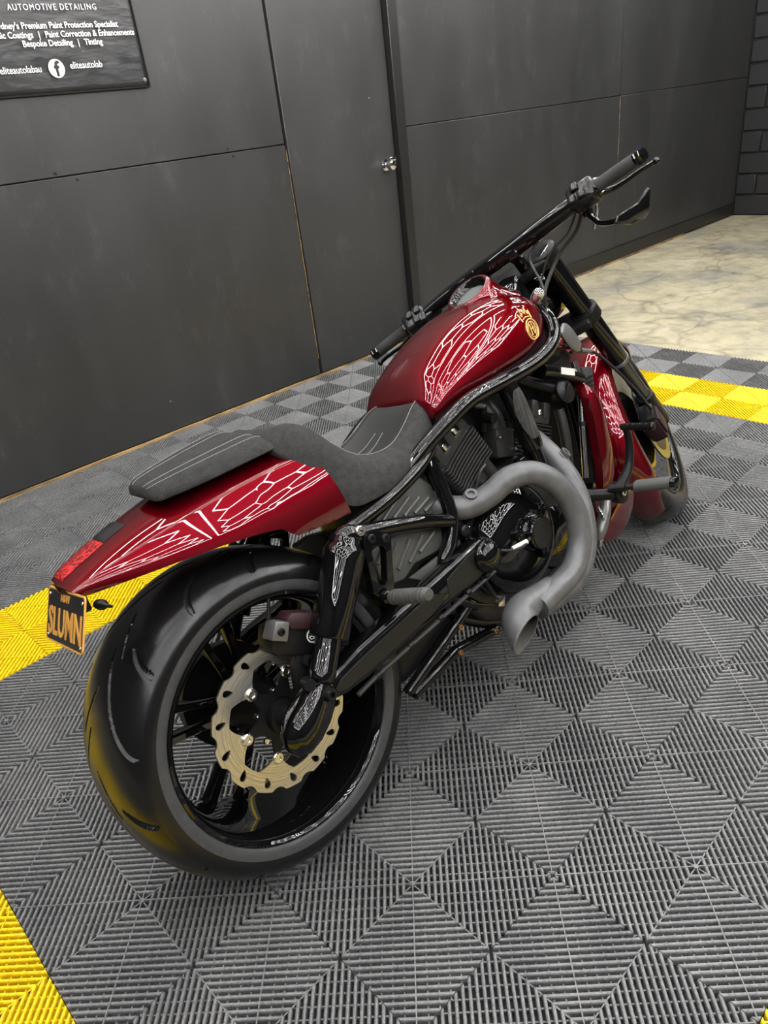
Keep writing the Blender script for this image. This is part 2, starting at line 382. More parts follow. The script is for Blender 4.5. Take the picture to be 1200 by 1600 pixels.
for key in ('tile_grey', 'tile_yellow'):
    tm[key] = tile_mesh('floor_tile'); tm[key].materials.append(T[key])
cm_ = tile_mesh('floor_tile', YW-.014-7*S); cm_.materials.append(T['tile_grey'])
for i in range(-5, 9):
    for k in range(-4, 8):
        yel = ((k in (4, -2) and -2 <= i <= 7) or (i in (-2, 7) and -2 <= k <= 4))
        me = cm_ if k == 7 else tm['tile_yellow' if yel else 'tile_grey']
        o = bpy.data.objects.new('floor_tile', me); C.objects.link(o); o.parent = fl; o.location = (i*S, k*S, random.uniform(-.0006, 0))
        o.rotation_euler = (0, 0, 0 if k == 7 else random.choice((0, PI/2, PI, 3*PI/2)))

# ------------------------------------------------------------------ ceiling honeycomb lamps
def honeycomb(name, label, cx, cy, nx, ny, a, z, border=.12):
    root = empty(name); root.location = (cx, cy, z); tag(root, label, 'ceiling light', 'honeycomb tube lights on the ceiling')
    g = G(); g.cyl((-a/2+.012, 0, 0), (a/2-.012, 0, 0), .0125, n=8); me = g.mesh('light_tube'); me.materials.append(T['tube'])
    edges = {}
    W_ = math.sqrt(3)*a
    for r in range(ny):
        for c in range(nx):
            hx = (c-(nx-1)/2)*1.5*a; hy = (r-(ny-1)/2)*W_ + (W_/2 if c % 2 else 0) - W_/4
            cs = [(hx+a*math.cos(k*PI/3), hy+a*math.sin(k*PI/3)) for k in range(6)]
            for k in range(6):
                p, q = cs[k], cs[(k+1) % 6]; key = tuple(sorted([(round(p[0], 3), round(p[1], 3)), (round(q[0], 3), round(q[1], 3))]))
                edges[key] = (p, q)
    xs = [v_[0] for e in edges.values() for v_ in e]; ys = [v_[1] for e in edges.values() for v_ in e]
    for p, q in edges.values():
        o = bpy.data.objects.new('light_tube', me); C.objects.link(o); o.parent = root
        o.location = ((p[0]+q[0])/2, (p[1]+q[1])/2, 0); o.rotation_euler = (0, 0, math.atan2(q[1]-p[1], q[0]-p[0]))
    x0, x1, y0, y1 = min(xs)-border, max(xs)+border, min(ys)-border, max(ys)+border
    for p, q in (((x0, y0), (x1, y0)), ((x1, y0), (x1, y1)), ((x1, y1), (x0, y1)), ((x0, y1), (x0, y0))):
        g = G(); g.cyl((p[0], p[1], 0), (q[0], q[1], 0), .0125, n=8); obj('border_tube', g, 'tube', root)
    g = G()
    for x in (x0, x1):
        for y in (y0, y1): g.cyl((x, y, 0), (x, y, CEIL+.02-z), .008, n=6)
    obj('hanger', g, 'satin', root)
for cx, lab in ((-1.35, 'white honeycomb of glowing ceiling tubes nearest the rear of the bike'), (1.35, 'white honeycomb of glowing ceiling tubes level with the engine'), (4.05, 'white honeycomb of glowing ceiling tubes nearest the concrete')):
    honeycomb('honeycomb_light', lab, cx, -1.45, 3, 4, .46, CEIL-.22)
honeycomb('honeycomb_light', 'narrow white honeycomb of glowing tubes along the panelled wall', 2.3, 1.78, 13, 1, .42, CEIL-.22)

# ------------------------------------------------------------------ wall banner
bn = empty('banner'); bn.location = (.65, YW-.004, 2.05); tag(bn, 'black vinyl banner with white lettering screwed to the wall', 'banner')
g = G(); bx0, bx1, bz0, bz1 = -.62, .70, -.462, .62; nx, nz = 60, 44; rows = []
for i in range(nz+1):
    row = []
    for k in range(nx+1):
        x = bx0+(bx1-bx0)*k/nx; z = bz0+(bz1-bz0)*i/nz
        dpt = .004+.0035*noise.noise((x*7, z*3, 1.2)) + (.004*noise.noise((x*16, z*2, 4)) if z < -.34 else 0)
        row.append((x, -max(dpt, .001), z))
    rows.append(row)
g.loft(rows, closed=False); sh = obj('sheet', g, 'banner', bn)
sm = sh.modifiers.new('thick', 'SOLIDIFY'); sm.thickness = .001; sm.offset = 1
g = G(); g.box(((bx0+bx1)/2, -.007, bz0+.002), (bx1-bx0, .004, .006)); g.box((bx1-.002, -.007, (bz0+bz1)/2), (.004, .004, bz1-bz0)); obj('hem', g, 'satin', bn)
for x, z in ((bx1-.022, bz0+.028), (bx0+.02, bz0+.028)):
    g = G(); g.lathe((x, -.008, z), (0, -1, 0), [(.009, 0), (.009, .002), (.004, .003), (0, .003)], 12); obj('eyelet', g, 'dullsteel', bn)
def btext(body, x, z, size, align='LEFT', off=0, sp=1.0, width=None):
    me = text_mesh(body, size, .0004, off, 'LEFT', sp); xs = [v_.co.x for v_ in me.vertices]; w0 = max(xs)-min(xs)
    k = (width/w0) if width else KT; w1 = w0*k; x0 = x - w1 - min(xs)*k if align == 'RIGHT' else x - min(xs)*k
    o = obj('lettering', me, 'white', bn); o.matrix_local = frame((x0-.65, -.0135, z-2.05), V(k, 0, 0), V(0, 0, 1), V(0, -1, 0)); return x0+min(xs)*k
_m = text_mesh("dney's Premium Paint Protection Specialist", .031, .0004, .0005, 'LEFT', 1.0); KT = .497/(max(v_.co.x for v_ in _m.vertices)-min(v_.co.x for v_ in _m.vertices))
btext('AUTOMOTIVE DETAILING', 1.178, 1.880, .030, 'RIGHT', 0, 1.25, .371)
btext("Sydney's Premium Paint Protection Specialist", 1.258, 1.818, .031, 'RIGHT', .0005, 1.0)
for row, z, x in ((['Ceramic Coatings', '|', 'Paint Correction & Enhancements'], 1.787, 1.326), (['Bespoke Detailing', '|', 'Tinting'], 1.757, 1.168)):
    for wd_ in reversed(row): x = btext(wd_, x, z, .031, 'RIGHT', .0005, 1.0) - .024
btext('eliteautolabau', .872, 1.668, .036, 'RIGHT', .0002, 1, .168)
btext('eliteautolab', .997, 1.674, .036, 'LEFT', .0002, 1, .144)
g = G(); g.lathe((.937-.65, -.012, 1.678-2.05), (0, -1, 0), [(.034, 0), (.034, .001)], 36); obj('round_logo', g, 'white', bn)
me = text_mesh('f', .075, .0004, .0022); o = obj('lettering', me, 'plate', bn); o.matrix_local = frame((.928-.65, -.0145, 1.652-2.05), V(1, 0, 0), V(0, 0, 1), V(0, -1, 0))
# ------------------------------------------------------------------ the motorcycle (x forward, y left, z up in its own leaning frame)
LEAN, YAWB = .285, .015
fw = V(math.cos(YAWB), math.sin(YAWB), 0); rt0 = V(math.sin(YAWB), -math.cos(YAWB), 0)
rtv = rt0*math.cos(LEAN) + V(0, 0, 1)*math.sin(LEAN); upv = rtv.cross(fw)
BO = V(-.0624, .2632, .0082)
bike = empty('motorcycle'); bike.matrix_world = frame(BO, fw, -rtv, upv)
tag(bike, 'candy red and gloss black cruiser motorcycle leaning on its stand', 'motorcycle')
RAKE, PSI = math.radians(34), math.radians(26)
AX = V(-math.sin(RAKE), 0, math.cos(RAKE)); AO = V(1.13, 0, .95)
def ST(*p):
    """a point of the steered front end"""
    v = Vector(p) - AO
    return AO + Matrix.Rotation(PSI, 3, AX) @ v
RS = Matrix.Rotation(PSI, 3, AX)
def mir(p): return (p[0], -p[1], p[2])
def part(name, g, m, parent=bike, label=None, sharp=38):
    o = obj(name, g, m, parent, sharp)
    if label: o['label'] = label
    return o
def bolt(c, axis, r, m='satin', parent=bike, h=.006, name='bolt'):
    g = G(); g.lathe(c, axis, [(r, 0), (r, h*.6), (r*.8, h), (r*.45, h), (r*.4, h*.4), (0, h*.4)], 14); return part(name, g, m, parent)

# ---- rear wheel
WC = V(0, 0, .33)
def wheel_lathe(g, prof, n=96, c=WC, R=None):
    rings = []
    for k in range(n):
        a = 2*PI*k/n; d = V(math.cos(a), 0, math.sin(a))
        rings.append([c + (R @ (d*r + V(0, y, 0)) if R else d*r + V(0, y, 0)) for y, r in prof])
    g.loft(rings, wrap=True)
g = G()
wheel_lathe(g, [(-.112, .2425), (-.121, .2475), (-.1285, .2475), (-.1295, .243), (-.125, .2375), (-.112, .2325), (-.095, .2265), (-.05, .2225), (.0, .2215), (.05, .2225), (.09, .2265), (.112, .2325),
                (.125, .2375), (.1295, .243), (.1285, .2475), (.121, .2475), (.112, .2425), (.09, .236), (0, .230), (-.09, .236)], 128)
rw = part('rear_wheel', g, 'black', label='deep dished gloss black rear wheel')
# tyre with cut grooves
half = [(-.112, .2415), (-.121, .2465), (-.1285, .2495), (-.1315, .2535), (-.1325, .262), (-.1335, .271)]
tread = []
for i in range(161):
    t = i/160; a = -PI/2 + t*PI; s_ = math.sin(a)
    y = .1335*s_; r = .2715 + .0605*max(1-abs(s_)**2.33, 0)**.40
    tread.append((y, r))
prof = half + tread[1:-1] + [(-y, r) for y, r in reversed(half)]
NT = 840; NG = 7
def groove(th, y):
    """depth of the tread cut at wheel angle th and width y"""
    d = 0
    per = 2*PI/NG; u = (th % per)/per; s_ = -y/.1335        # s_ 1 at the right shoulder
    if s_ < 0: u = (u+.5) % 1; s_ = -s_
    def cut(u0, curve, s0, s1, wd):
        if not s0 < s_ < s1: return 0
        tt = (s_-s0)/(s1-s0); c = u0 + curve(tt); dd = abs(((u-c+.5) % 1)-.5)*per*.31
        wloc = wd*min(1, 2.2*tt+.34, 6*(1-tt)+.6)
        return min(1, max(0, (wloc-dd)/.0016)) if dd < wloc else 0
    d = max(d, cut(.10, lambda t: -.62*(1-t)**1.6, .06, .95, .0058))
    d = max(d, cut(.58, lambda t: -.12*(1-t)**1.3, .50, .94, .0072))
    d = max(d, cut(.55, lambda t: -.30*(1-t), .03, .36, .0045))
    return d
rings = []
for k in range(NT):
    th = 2*PI*k/NT; dd = V(math.cos(th), 0, math.sin(th)); ring = []
    for i, (y, r) in enumerate(prof):
        q = .006*groove(th, y) if 7 < i < len(prof)-8 else 0
        ring.append(WC + dd*(r-q) + V(0, y*(1-q*.3/.1335), 0))
    rings.append(ring)
g = G(); R = g.loft(rings, wrap=True, closed=False)
for f in g.bm.faces:
    c = f.calc_center_median(); rr = math.hypot(c.x, c.z-.33); f.material_index = 1 if rr < .2722 and abs(c.y) > .118 else 0
part('tire', g, ['rubber', 'wall_rubber'], rw, 'wide glossy tyre with curved tread cuts', sharp=60)
for k in range(10):
    a = (k//2)*2*PI/5 + (.17 if k % 2 else -.17) + .35; ah = (k//2)*2*PI/5 + (.34 if k % 2 else -.34) + .35
    p0 = WC + V(math.cos(ah)*.045, .03, math.sin(ah)*.045); p1 = WC + V(math.cos(a)*.224, .055, math.sin(a)*.224)
    ax_ = (p1-p0).normalized(); sd = V(0, 1, 0).cross(ax_).normalized(); nb = ax_.cross(sd); g = G()
    g.loft([[p + sd*(sx_*w_) + nb*(sy_*h_) for sx_, sy_ in ((-1, -.6), (-.6, -1), (.6, -1), (1, -.6), (1, 1), (-1, 1))] for p, w_, h_ in ((p0, .013, .016), (p0.lerp(p1, .5), .009, .013), (p1, .011, .018))])
    part('spoke', g, 'black', rw)
g = G(); g.lathe(WC, (0, -1, 0), [(.0, -.10), (.05, -.10), (.052, -.06), (.06, -.05), (.06, .0), (.05, .02), (.048, .085), (.044, .098), (.03, .1), (0, .1)], 40); part('hub', g, 'satin', rw)
# left side drive pulley seen through the spokes
g = G(); g.lathe(WC, (0, 1, 0), [(.0, .105), (.07, .105), (.1, .105), (.115, .10), (.115, .128), (.1, .125), (.06, .118), (0, .118)], 60); part('pulley', g, 'satin', rw)
# brake disc
def polar(fn, n): return [(fn(2*PI*i/n)*math.cos(2*PI*i/n), fn(2*PI*i/n)*math.sin(2*PI*i/n)) for i in range(n)]
RD = .152
def scallop(a):
    u = (a*14/(2*PI)) % 1
    return RD - (.0085*max(0, 1-((u-.5)/.24)**2))
outs = polar(scallop, 420)
def inner(a):
    u = (a*6/(2*PI)) % 1; e = abs(u-.5)*2            # e = 1 at the arms
    return .116 - .042*max(0, (e-.30)/.70)**1.15
inn = polar(inner, 360)
holes = []
for k in range(14):
    a = 2*PI*(k+.02)/14; c = V(math.cos(a), math.sin(a))*.1335; d = V(math.cos(a+.45), math.sin(a+.45)); n_ = V(-d.y, d.x); h = []
    for i in range(14):
        t = 2*PI*i/14; L = .0112*math.cos(t); Wd = .0062*math.sin(t)*(1+.5*math.cos(t)); q = Vector((c.x, c.y)) + Vector((d.x, d.y))*L + Vector((n_.x, n_.y))*Wd; h.append((q.x, q.y))
    holes.append(h)
dm = frame((0, -.102, .33), V(1, 0, 0), V(0, 0, 1), V(0, -1, 0))
bd = part('brake_disc', curve_mesh([outs, inn] + holes, .0025), 'disc', rw, 'scalloped brushed steel brake disc'); bd.matrix_local = dm
for p in bd.data.polygons: p.use_smooth = False
def carr(a):
    u = (a*6/(2*PI)) % 1; e = abs(u-.5)*2
    return .052 + .036*max(0, (e-.45)/.55)**1.3
cc = part('disc_carrier', curve_mesh([polar(carr, 360), circle(.036, 40)], .0035), 'satin', rw); cc.matrix_local = frame((0, -.100, .33), V(1, 0, 0), V(0, 0, 1), V(0, -1, 0))
for k in range(6):
    a = 2*PI*k/6
    bolt((math.cos(a)*.085, -.104, .33+math.sin(a)*.085), (0, -1, 0), .0125, 'steel', rw, .006, 'disc_bolt')
    bolt((math.cos(a+.5)*.058, -.103, .33+math.sin(a+.5)*.058), (0, -1, 0), .006, 'chrome', rw, .005, 'disc_bolt')

# ---- axle, caliper
g = G(); g.lathe((0, -.10, .33), (0, -1, 0), [(.034, 0), (.034, .02), (.026, .022), (.026, .07), (.03, .072), (.03, .09)], 28); part('axle', g, 'satin')
rr = []
for t, c, ry, rz in ((0, (.085, -.186, .372), .010, .016), (.2, (.062, -.19, .368), .026, .034), (.4, (.03, -.197, .358), .035, .042), (.6, (-.005, -.204, .345), .039, .043), (.8, (-.036, -.208, .334), .035, .039), (.93, (-.055, -.208, .327), .023, .027), (1, (-.064, -.208, .324), .004, .006)):
    ring = []
    for k in range(20):
        a = 2*PI*k/20; ring.append(V(c[0]+.25*math.sin(a)*rz*-.6, c[1]+ry*math.copysign(abs(math.cos(a))**.7, math.cos(a)), c[2]+rz*math.copysign(abs(math.sin(a))**.8, math.sin(a))))
    rr.append(ring)
g = G(); g.loft(rr); ac = part('axle_cover', g, 'black', label='rounded gloss black axle cover', sharp=60)
bolt((.052, -.215, .372), (0, -1, 0), .013, 'satin', ac, .018); g = G(); g.cyl((.03, -.19, .405), (.025, -.215, .408), .012, n=16); part('bracket_boss', g, 'satin', ac)
# caliper
cx = frame((.068, -.135, .482), V(.93, 0, -.36), V(.36, 0, .93), V(0, -1, 0)); c3 = cx.to_3x3()
g = G(); g.prism([(-.062, -.018), (-.05, -.034), (.0, -.042), (.03, -.04), (.058, -.02), (.062, .016), (.04, .03), (-.02, .034), (-.058, .022)], cx.translation, c3.col[0], c3.col[1], .056, .007, 2); cal = part('brake_caliper', g, 'satin')
g = G(); g.prism([(-.022, .014), (.062, .004), (.066, .026), (.03, .041), (-.018, .046), (-.03, .034)], cx.translation + c3.col[2]*.012, c3.col[0], c3.col[1], .046, .004, 2); part('woven_inlay', g, 'carbon', cal, 'dark red woven inlay')
g = G(); g.prism([(-.066, .0), (-.03, -.008), (-.024, .03), (-.055, .036)], cx.translation + c3.col[2]*.018, c3.col[0], c3.col[1], .038, .004, 2); part('caliper_lug', g, 'dullsteel', cal, 'bare alloy end of the caliper')
bolt(cx.translation + c3.col[0]*-.045 + c3.col[1]*.014 + c3.col[2]*.036, c3.col[2], .008, 'satin', cal)
g = G(); g.cyl(cx.translation + c3.col[0]*-.055 + c3.col[1]*.036 + c3.col[2]*.01, cx.translation + c3.col[0]*-.053 + c3.col[1]*.075 + c3.col[2]*.01, .005, .003, 10); part('bleed_nipple', g, 'satin', cal)
lg = cx.translation + c3.col[2]*.0285 + c3.col[0]*.032 + c3.col[1]*-.006
me = curve_mesh([circle(.0145, 32), circle(.012, 32)], .0006); o = part('emblem_ring', me, 'white', cal); o.matrix_local = frame(lg, c3.col[0], c3.col[1], c3.col[2])
s45 = [(-.0085, -.0035), (-.004, -.008), (.0035, -.0065), (.0045, -.0025), (-.0065, .0005)]
for q in (s45, [(-x, -y) for x, y in s45]):
    me = curve_mesh([q, [(x*.55+(q[0][0]+q[2][0])*.22, y*.55+(q[0][1]+q[2][1])*.22) for x, y in q]], .0006); o = part('emblem_mark', me, 'white', cal); o.matrix_local = frame(lg, c3.col[0], c3.col[1], c3.col[2])
g = G(); g.prism([(.015, .33), (.05, .32), (.075, .36), (.10, .44), (.06, .455), (.035, .42)], (0, -.145, 0), V(1, 0, 0), V(0, 0, 1), .018, .004); part('caliper_bracket', g, 'satin')
bolt((.067, -.155, .425), (0, -1, 0), .013, 'satin', bike, .016)

# ---- swingarm
T['inset'] = mat('satin_charcoal_inset', (.012, .012, .011), .3, spec=.22)
def arm(side):
    y = .188*side; g = G()
    a, b = V(.055, y, .362), V(.565, y, .41); ax_ = (b-a).normalized(); up_ = V(0, side*0, 0) + V(-ax_.z, 0, ax_.x)
    L = (b-a).length; poly = []
    for x, h in ((0, .004), (.012, .018), (.04, .030), (.10, .037), (.40, .041), (L, .045)): poly.append((x, h))
    for x, h in ((L+.03, .03), (L+.038, 0), (L+.03, -.03), (L, -.043), (.40, -.036), (.10, -.033), (.04, -.027), (.012, -.018), (0, -.006)): poly.append((x, h))
    g.prism(poly, a, ax_, up_, .046, .011, 3); sw = part('swingarm', g, 'black')
    if side < 0:
        poly = [(.018, .006), (.04, .019), (.10, .025), (.27, .03), (.325, .022), (.352, .0), (.34, -.018), (.30, -.026), (.10, -.024), (.04, -.018), (.02, -.006)]
        g = G(); g.prism(poly, a + V(0, side*.0235, 0), ax_, up_, .006, .0025, 2); part('raised_panel', g, 'black', sw)
        g = G(); g.prism([(x, h*.72) for x, h in poly], a + V(0, side*.0265, 0), ax_, up_, .002, .0006, 1); part('panel_inset', g, T['inset'], sw, 'satin charcoal inset of the swingarm')
        g = G(); g.prism([(.36, -.022), (.375, .022), (.45, .032), (.52, .03), (.525, -.03), (.45, -.03)], a + V(0, side*.0233, 0), ax_, up_, .002, .0006, 1); part('panel_inset', g, T['inset'], sw)
        g = G(); g.tube([a+ax_*t - up_*h + V(0, side*.02, 0) for t, h in ((.06, .045), (.12, .042), (.25, .044), (.4, .047), (.52, .05))], .0055, 8); part('hose', g, 'cable', sw)
        for t in (.12, .22, .32, .42, .49):
            p = a+ax_*t - up_*.0435 + V(0, side*.02, 0); g = G(); g.cyl(p-ax_*.006, p+ax_*.006, .0075, n=10); part('clip', g, 'satin', sw)
arm(-1); arm(1)
g = G(); g.box((.49, 0, .40), (.10, .36, .07), bev=.01); part('swingarm_bridge', g, 'black')
g = G(); g.lathe((.558, -.205, .412), (0, -1, 0), [(.034, -.03), (.034, .006), (.038, .008), (.038, .016), (.034, .02), (.033, .028), (.028, .034), (.014, .039), (0, .040)], 40); part('pivot_cap', g, 'black', label='round gloss black swingarm pivot cap')

# ---- shocks
for s_ in (-1, 1):
    y = .190*s_; A, B = V(.222, y, .602), V(.045, y, .365); d = (A-B).normalized()
    g = G(); g.lathe(B, d, [(.016, .02), (.026, .028), (.0275, .034), (.0275, .05), (.0262, .052), (.0262, .16)], 32); sh_ = part('shock_absorber', g, 'black')
    g = G(); L = (A-B).length; g.lathe(B, d, [(.02, .113), (.0385, .1135), (.040, .117), (.0405, .19), (.0415, L-.03), (.0415, L-.014), (.038, L-.006), (.030, L+.0), (.026, L+.014), (.0, L+.016)], 40); part('shroud_tube', g, 'black', sh_)
    g = G(); g.lathe(B, d, [(.018, -.006), (.0185, .02), (.014, .026)], 20); part('lower_eye', g, 'satin', sh_)

# ---- tail (rear fender)
TQ = [0, .06, .30, .55, .80, 1.0]                      # rear to front
TLX = [-.250, -.226, -.110, .016, .142, .248]; TLZ = [.7415, .7525, .787, .812, .828, .834]              # ridge of the top
TCX = [-.243, -.220, -.106, .020, .146, .254]; TCY = [.052, .059, .084, .105, .119, .126]; TCZ = [.7365, .7435, .768, .789, .803, .803]    # upper crease
LQ = [0, .06, .30, .55, .70, .735, .77, .88, 1.0]
LX = [-.238, -.214, -.102, .030, .124, .142, .158, .222, .286]; LZ = [.716, .7135, .708, .697, .679, .662, .6455, .643, .641]      # cut lower edge
SY = [.053, .062, .105, .140, .150, .1505, .151, .152, .152]; SZ = [.7155, .713, .703, .681, .661, .656, .652, .6455, .641]                 # surface it is cut from
ROLL = .15                                              # the top face is canted a little to the right
def tail_c(t): return V(spline_val(TQ, TCX, t), spline_val(TQ, TCY, t), spline_val(TQ, TCZ, t))
def tail_ring(t):
    xt, zt = spline_val(TQ, TLX, t), spline_val(TQ, TLZ, t); Pc = tail_c(t); Ps = V(spline_val(LQ, LX, t), spline_val(LQ, SY, t), spline_val(LQ, SZ, t)); ue = min(1, (Pc.z-spline_val(LQ, LZ, t))/(Pc.z-Ps.z)); h = []
    def side(u):
        k = .085*(Ps-Pc).length*4*u*(1-u); return Pc.lerp(Ps, u) + V(0, k, k*.35)
    Pl = side(ue)
    for u in (0, .25, .5, .7, .82, .9, .96):
        h.append(V(xt+(Pc.x-xt)*u, Pc.y*u, zt+(Pc.z-zt)*(u**2.2)+.003*u*(1-u)))
    for u in (0, .04, .09, .15, .22, .30, .40, .52, .64, .76, .88, 1.0): h.append(side(u*ue))
    h += [V(Pl.x, Pl.y-.006, Pl.z+.001), V(Pl.x, Pl.y-.008, Pl.z+.006), V((Pl.x+Pc.x)/2, (Pl.y+Pc.y)/2-.014, (Pl.z+Pc.z)/2), V(Pc.x, Pc.y*.8, Pc.z-.014), V(xt, 0, zt-.016)]
    full = [V(q.x, -q.y, q.z) for q in h] + [V(q.x, q.y, q.z) for q in reversed(h)][1:-1]
    def cant(q):
        f = min(max((q.z-Pl.z)/max(zt-Pl.z, .01), 0), 1); return V(q.x, q.y, q.z + ROLL*q.y*f)
    return [cant(q) for q in full]
rings = [tail_ring(t/70) for t in range(71)]
g = G(); g.loft(rings); tail = part('rear_fender', g, 'red', label='long pointed candy red tail fender', sharp=50)
def tail_top(x, y):
    """height of the tail's top face"""
    zt = spline_val(TLX, TLZ, x); yc = spline_val(TCX, TCY, x); zc = spline_val(TCX, TCZ, x); u = min(abs(y)/yc, 1)
    return zt+(zc-zt)*(u**2.2)+.003*u*(1-u) + ROLL*y
def tail_patch(x0, x1, ya, yb, lift, n=14, k=6):
    rows = []
    for i in range(n+1):
        x = x0+(x1-x0)*i/n; lo, hi = ya(x), yb(x); rows.append([V(x, lo+(hi-lo)*j/k, tail_top(x, lo+(hi-lo)*j/k)+lift*(1 if 0 < j < k and 0 < i < n else .1)) for j in range(k+1)])
    g = G(); g.loft(rows, closed=False); return g
wl_ = lambda x: spline_val(TCX, TCY, x)
part('tail_light', tail_patch(-.240, -.150, lambda x: -.012, lambda x: wl_(x)*.84, .0035), 'lens', tail, 'red tail light lens')
part('smoked_panel', tail_patch(-.148, -.100, lambda x: -.010, lambda x: wl_(x)*.78, .0025), 'smoke', tail)
# number plate
px, pz = V(0, -1, 0), V(.45, 0, .89).normalized(); pn = px.cross(pz)
pc = V(-.262, -.012, .684)
def rrect(w_, h_, r, n=5):
    o = []
    for cx_, cy_, a0 in ((w_-r, h_-r, 0), (-w_+r, h_-r, PI/2), (-w_+r, -h_+r, PI), (w_-r, -h_+r, 1.5*PI)): o += [(cx_+r*math.cos(a0+PI/2*i/n), cy_+r*math.sin(a0+PI/2*i/n)) for i in range(n+1)]
    return o
np_ = part('number_plate', curve_mesh([rrect(.098, .046, .008)], .001), 'plate', label='black number plate with ochre letters SLUMN'); np_.matrix_local = frame(pc, px, pz, pn)
o = part('plate_rim', curve_mesh([rrect(.1, .048, .009), rrect(.097, .045, .007)], .0014), 'plate_gold', np_)
for body, x, y, sz, sx_, off in (('SLUMN', .002, -.034, .070, .80, .0010), ('NSW', 0, .028, .019, 1.1, .0004)):
    me = text_mesh(body, sz, .0006, off, 'CENTER', 1.02); 
    o = part('lettering', me, 'plate_gold', np_); o.matrix_local = frame((x, y, .0016), V(sx_, 0, 0), V(0, 1, 0), V(0, 0, 1))
for x, y in ((-.088, -.038), (.088, -.038), (-.088, .036), (.088, .036)):
    g = G(); g.lathe((x, y, .001), (0, 0, 1), [(.003, 0), (.0025, .0015), (0, .002)], 10); part('screw', g, 'steel', np_)
g = G(); g.box(pc + V(.030, 0, .020), (.02, .07, .04), bev=.004); part('plate_bracket', g, 'satin')
for s_ in (-1, 1):
    g = G(); q = V(-.215, s_*.075, .694); g.lathe(q, V(.2, s_, -.1), [(.008, -.01), (.010, .0), (.009, .008), (.004, .014), (.0028, .032), (0, .033)], 16); part('indicator_stalk', g, 'satin')

# ---- seat
SE = [  # top x, z, dip | low x, y, z
    (.182, .836, 0, .196, .112, .800), (.205, .850, 0, .208, .121, .778), (.245, .852, .002, .232, .138, .724), (.29, .826, .006, .262, .150, .682), (.33, .776, .010, .298, .160, .650), (.375, .734, .014, .352, .166, .645),
    (.43, .716, .016, .42, .163, .648), (.49, .716, .014, .49, .150, .659), (.545, .738, .010, .545, .136, .674), (.59, .764, .004, .585, .124, .688), (.625, .775, 0, .616, .105, .700), (.650, .770, 0, .640, .078, .712), (.664, .755, 0, .655, .045, .722)]
def seat_ring(s):
    xt, zt, dip, xl, yl, zl = s; pts = []
    P = [(0, zt-dip), (.25, zt-dip*.9), (.45, zt-dip*.5), (.58, zt), (.66, zt+.002), (.76, zt-.006), (.87, zt-(zt-zl)*.20), (.95, zt-(zt-zl)*.42), (.995, zt-(zt-zl)*.68), (1.0, zl+.008), (.985, zl), (.9, zl-.002), (.5, zl), (0, zl)]
    for u, z in P:
        f = min(max((zt-z)/(zt-zl), 0), 1); pts.append(V(xt*(1-f)+xl*f, yl*u, z))
    return [V(p.x, -p.y, p.z) for p in pts] + [p for p in reversed(pts)][1:-1]
cols = list(zip(*SE)); rings = []; nst = len(SE)
for i in range((nst-1)*4+1):
    t = i/4; rings.append(seat_ring([spline_val(list(range(nst)), list(c), t) for c in cols]))
g = G(); g.loft(rings)
for f in g.bm.faces:
    c = f.calc_center_median(); wl0 = spline_val([s[0] for s in SE], [s[4] for s in SE], c.x); zt0 = spline_val([s[0] for s in SE], [s[1] for s in SE], c.x)
    f.material_index = 1 if c.x > .335 and abs(c.y) < wl0*.60 and c.z > zt0-.03 else 0
seat = part('seat', g, ['suede', 'leather'], label='grey suede rider seat with black insert', sharp=60)
def seat_line(u, lift=.0012, i0=0, i1=None):
    out = []
    for r in rings[i0:i1]: out.append(r[u] + V(0, 0, lift))
    return out
for idx in (4, len(rings[0])-4):
    g = G(); g.tube(seat_line(idx, .0008, 14, len(rings)-3), .0008, 6, smooth=False); part('stitching', g, 'stitch', seat)
for i0 in (17,):
    g = G(); g.tube([p + V(0, 0, .0015) for p in rings[i0][:4]] + [p + V(0, 0, .0015) for p in reversed(rings[i0][-3:])][::-1][::-1], .0010, 6, smooth=False)
for yy in (-.03, .03):
    g = G(); g.tube([V(x, yy*(1-.6*abs(x-.36)/.2), spline_val([s[0] for s in SE], [s[1]-s[2]*.93 for s in SE], x)+.0016) for x in [.34+.012*k for k in range(18)]], .0008, 6, smooth=False); part('stitching', g, 'stitch', seat)
# passenger pad
PA = [(-.052, .838, .030, .822), (-.044, .845, .058, .818), (-.02, .850, .072, .819), (.05, .857, .090, .8225), (.12, .862, .104, .828), (.17, .864, .110, .831), (.190, .860, .110, .832), (.196, .850, .107, .834)]
rings2 = []
for i in range((len(PA)-1)*4+1):
    x, zt, yl, zb = [spline_val(list(range(len(PA))), list(c), i/4) for c in zip(*PA)]
    P = [(0, zt), (.4, zt-.001), (.68, zt-.003), (.84, zt-.009), (.96, zt-(zt-zb)*.55), (1, zb+.003), (.97, zb), (.5, zb), (0, zb)]
    pts = [V(x, yl*u, z) for u, z in P]; rings2.append([V(p.x, -p.y, p.z-.13*p.y) for p in pts] + [V(p.x, p.y, p.z+.13*p.y) for p in reversed(pts)][1:-1])
g = G(); g.loft(rings2)
pad = part('passenger_seat', g, 'suede', label='slim grey suede passenger pad', sharp=60)
for idx in (2, len(rings2[0])-2, 1, len(rings2[0])-1):
    g = G(); g.tube([r[idx]+V(0, 0, .0006) for r in rings2[3:-2]], .0007, 6, smooth=False); part('stitching', g, 'stitch', pad)

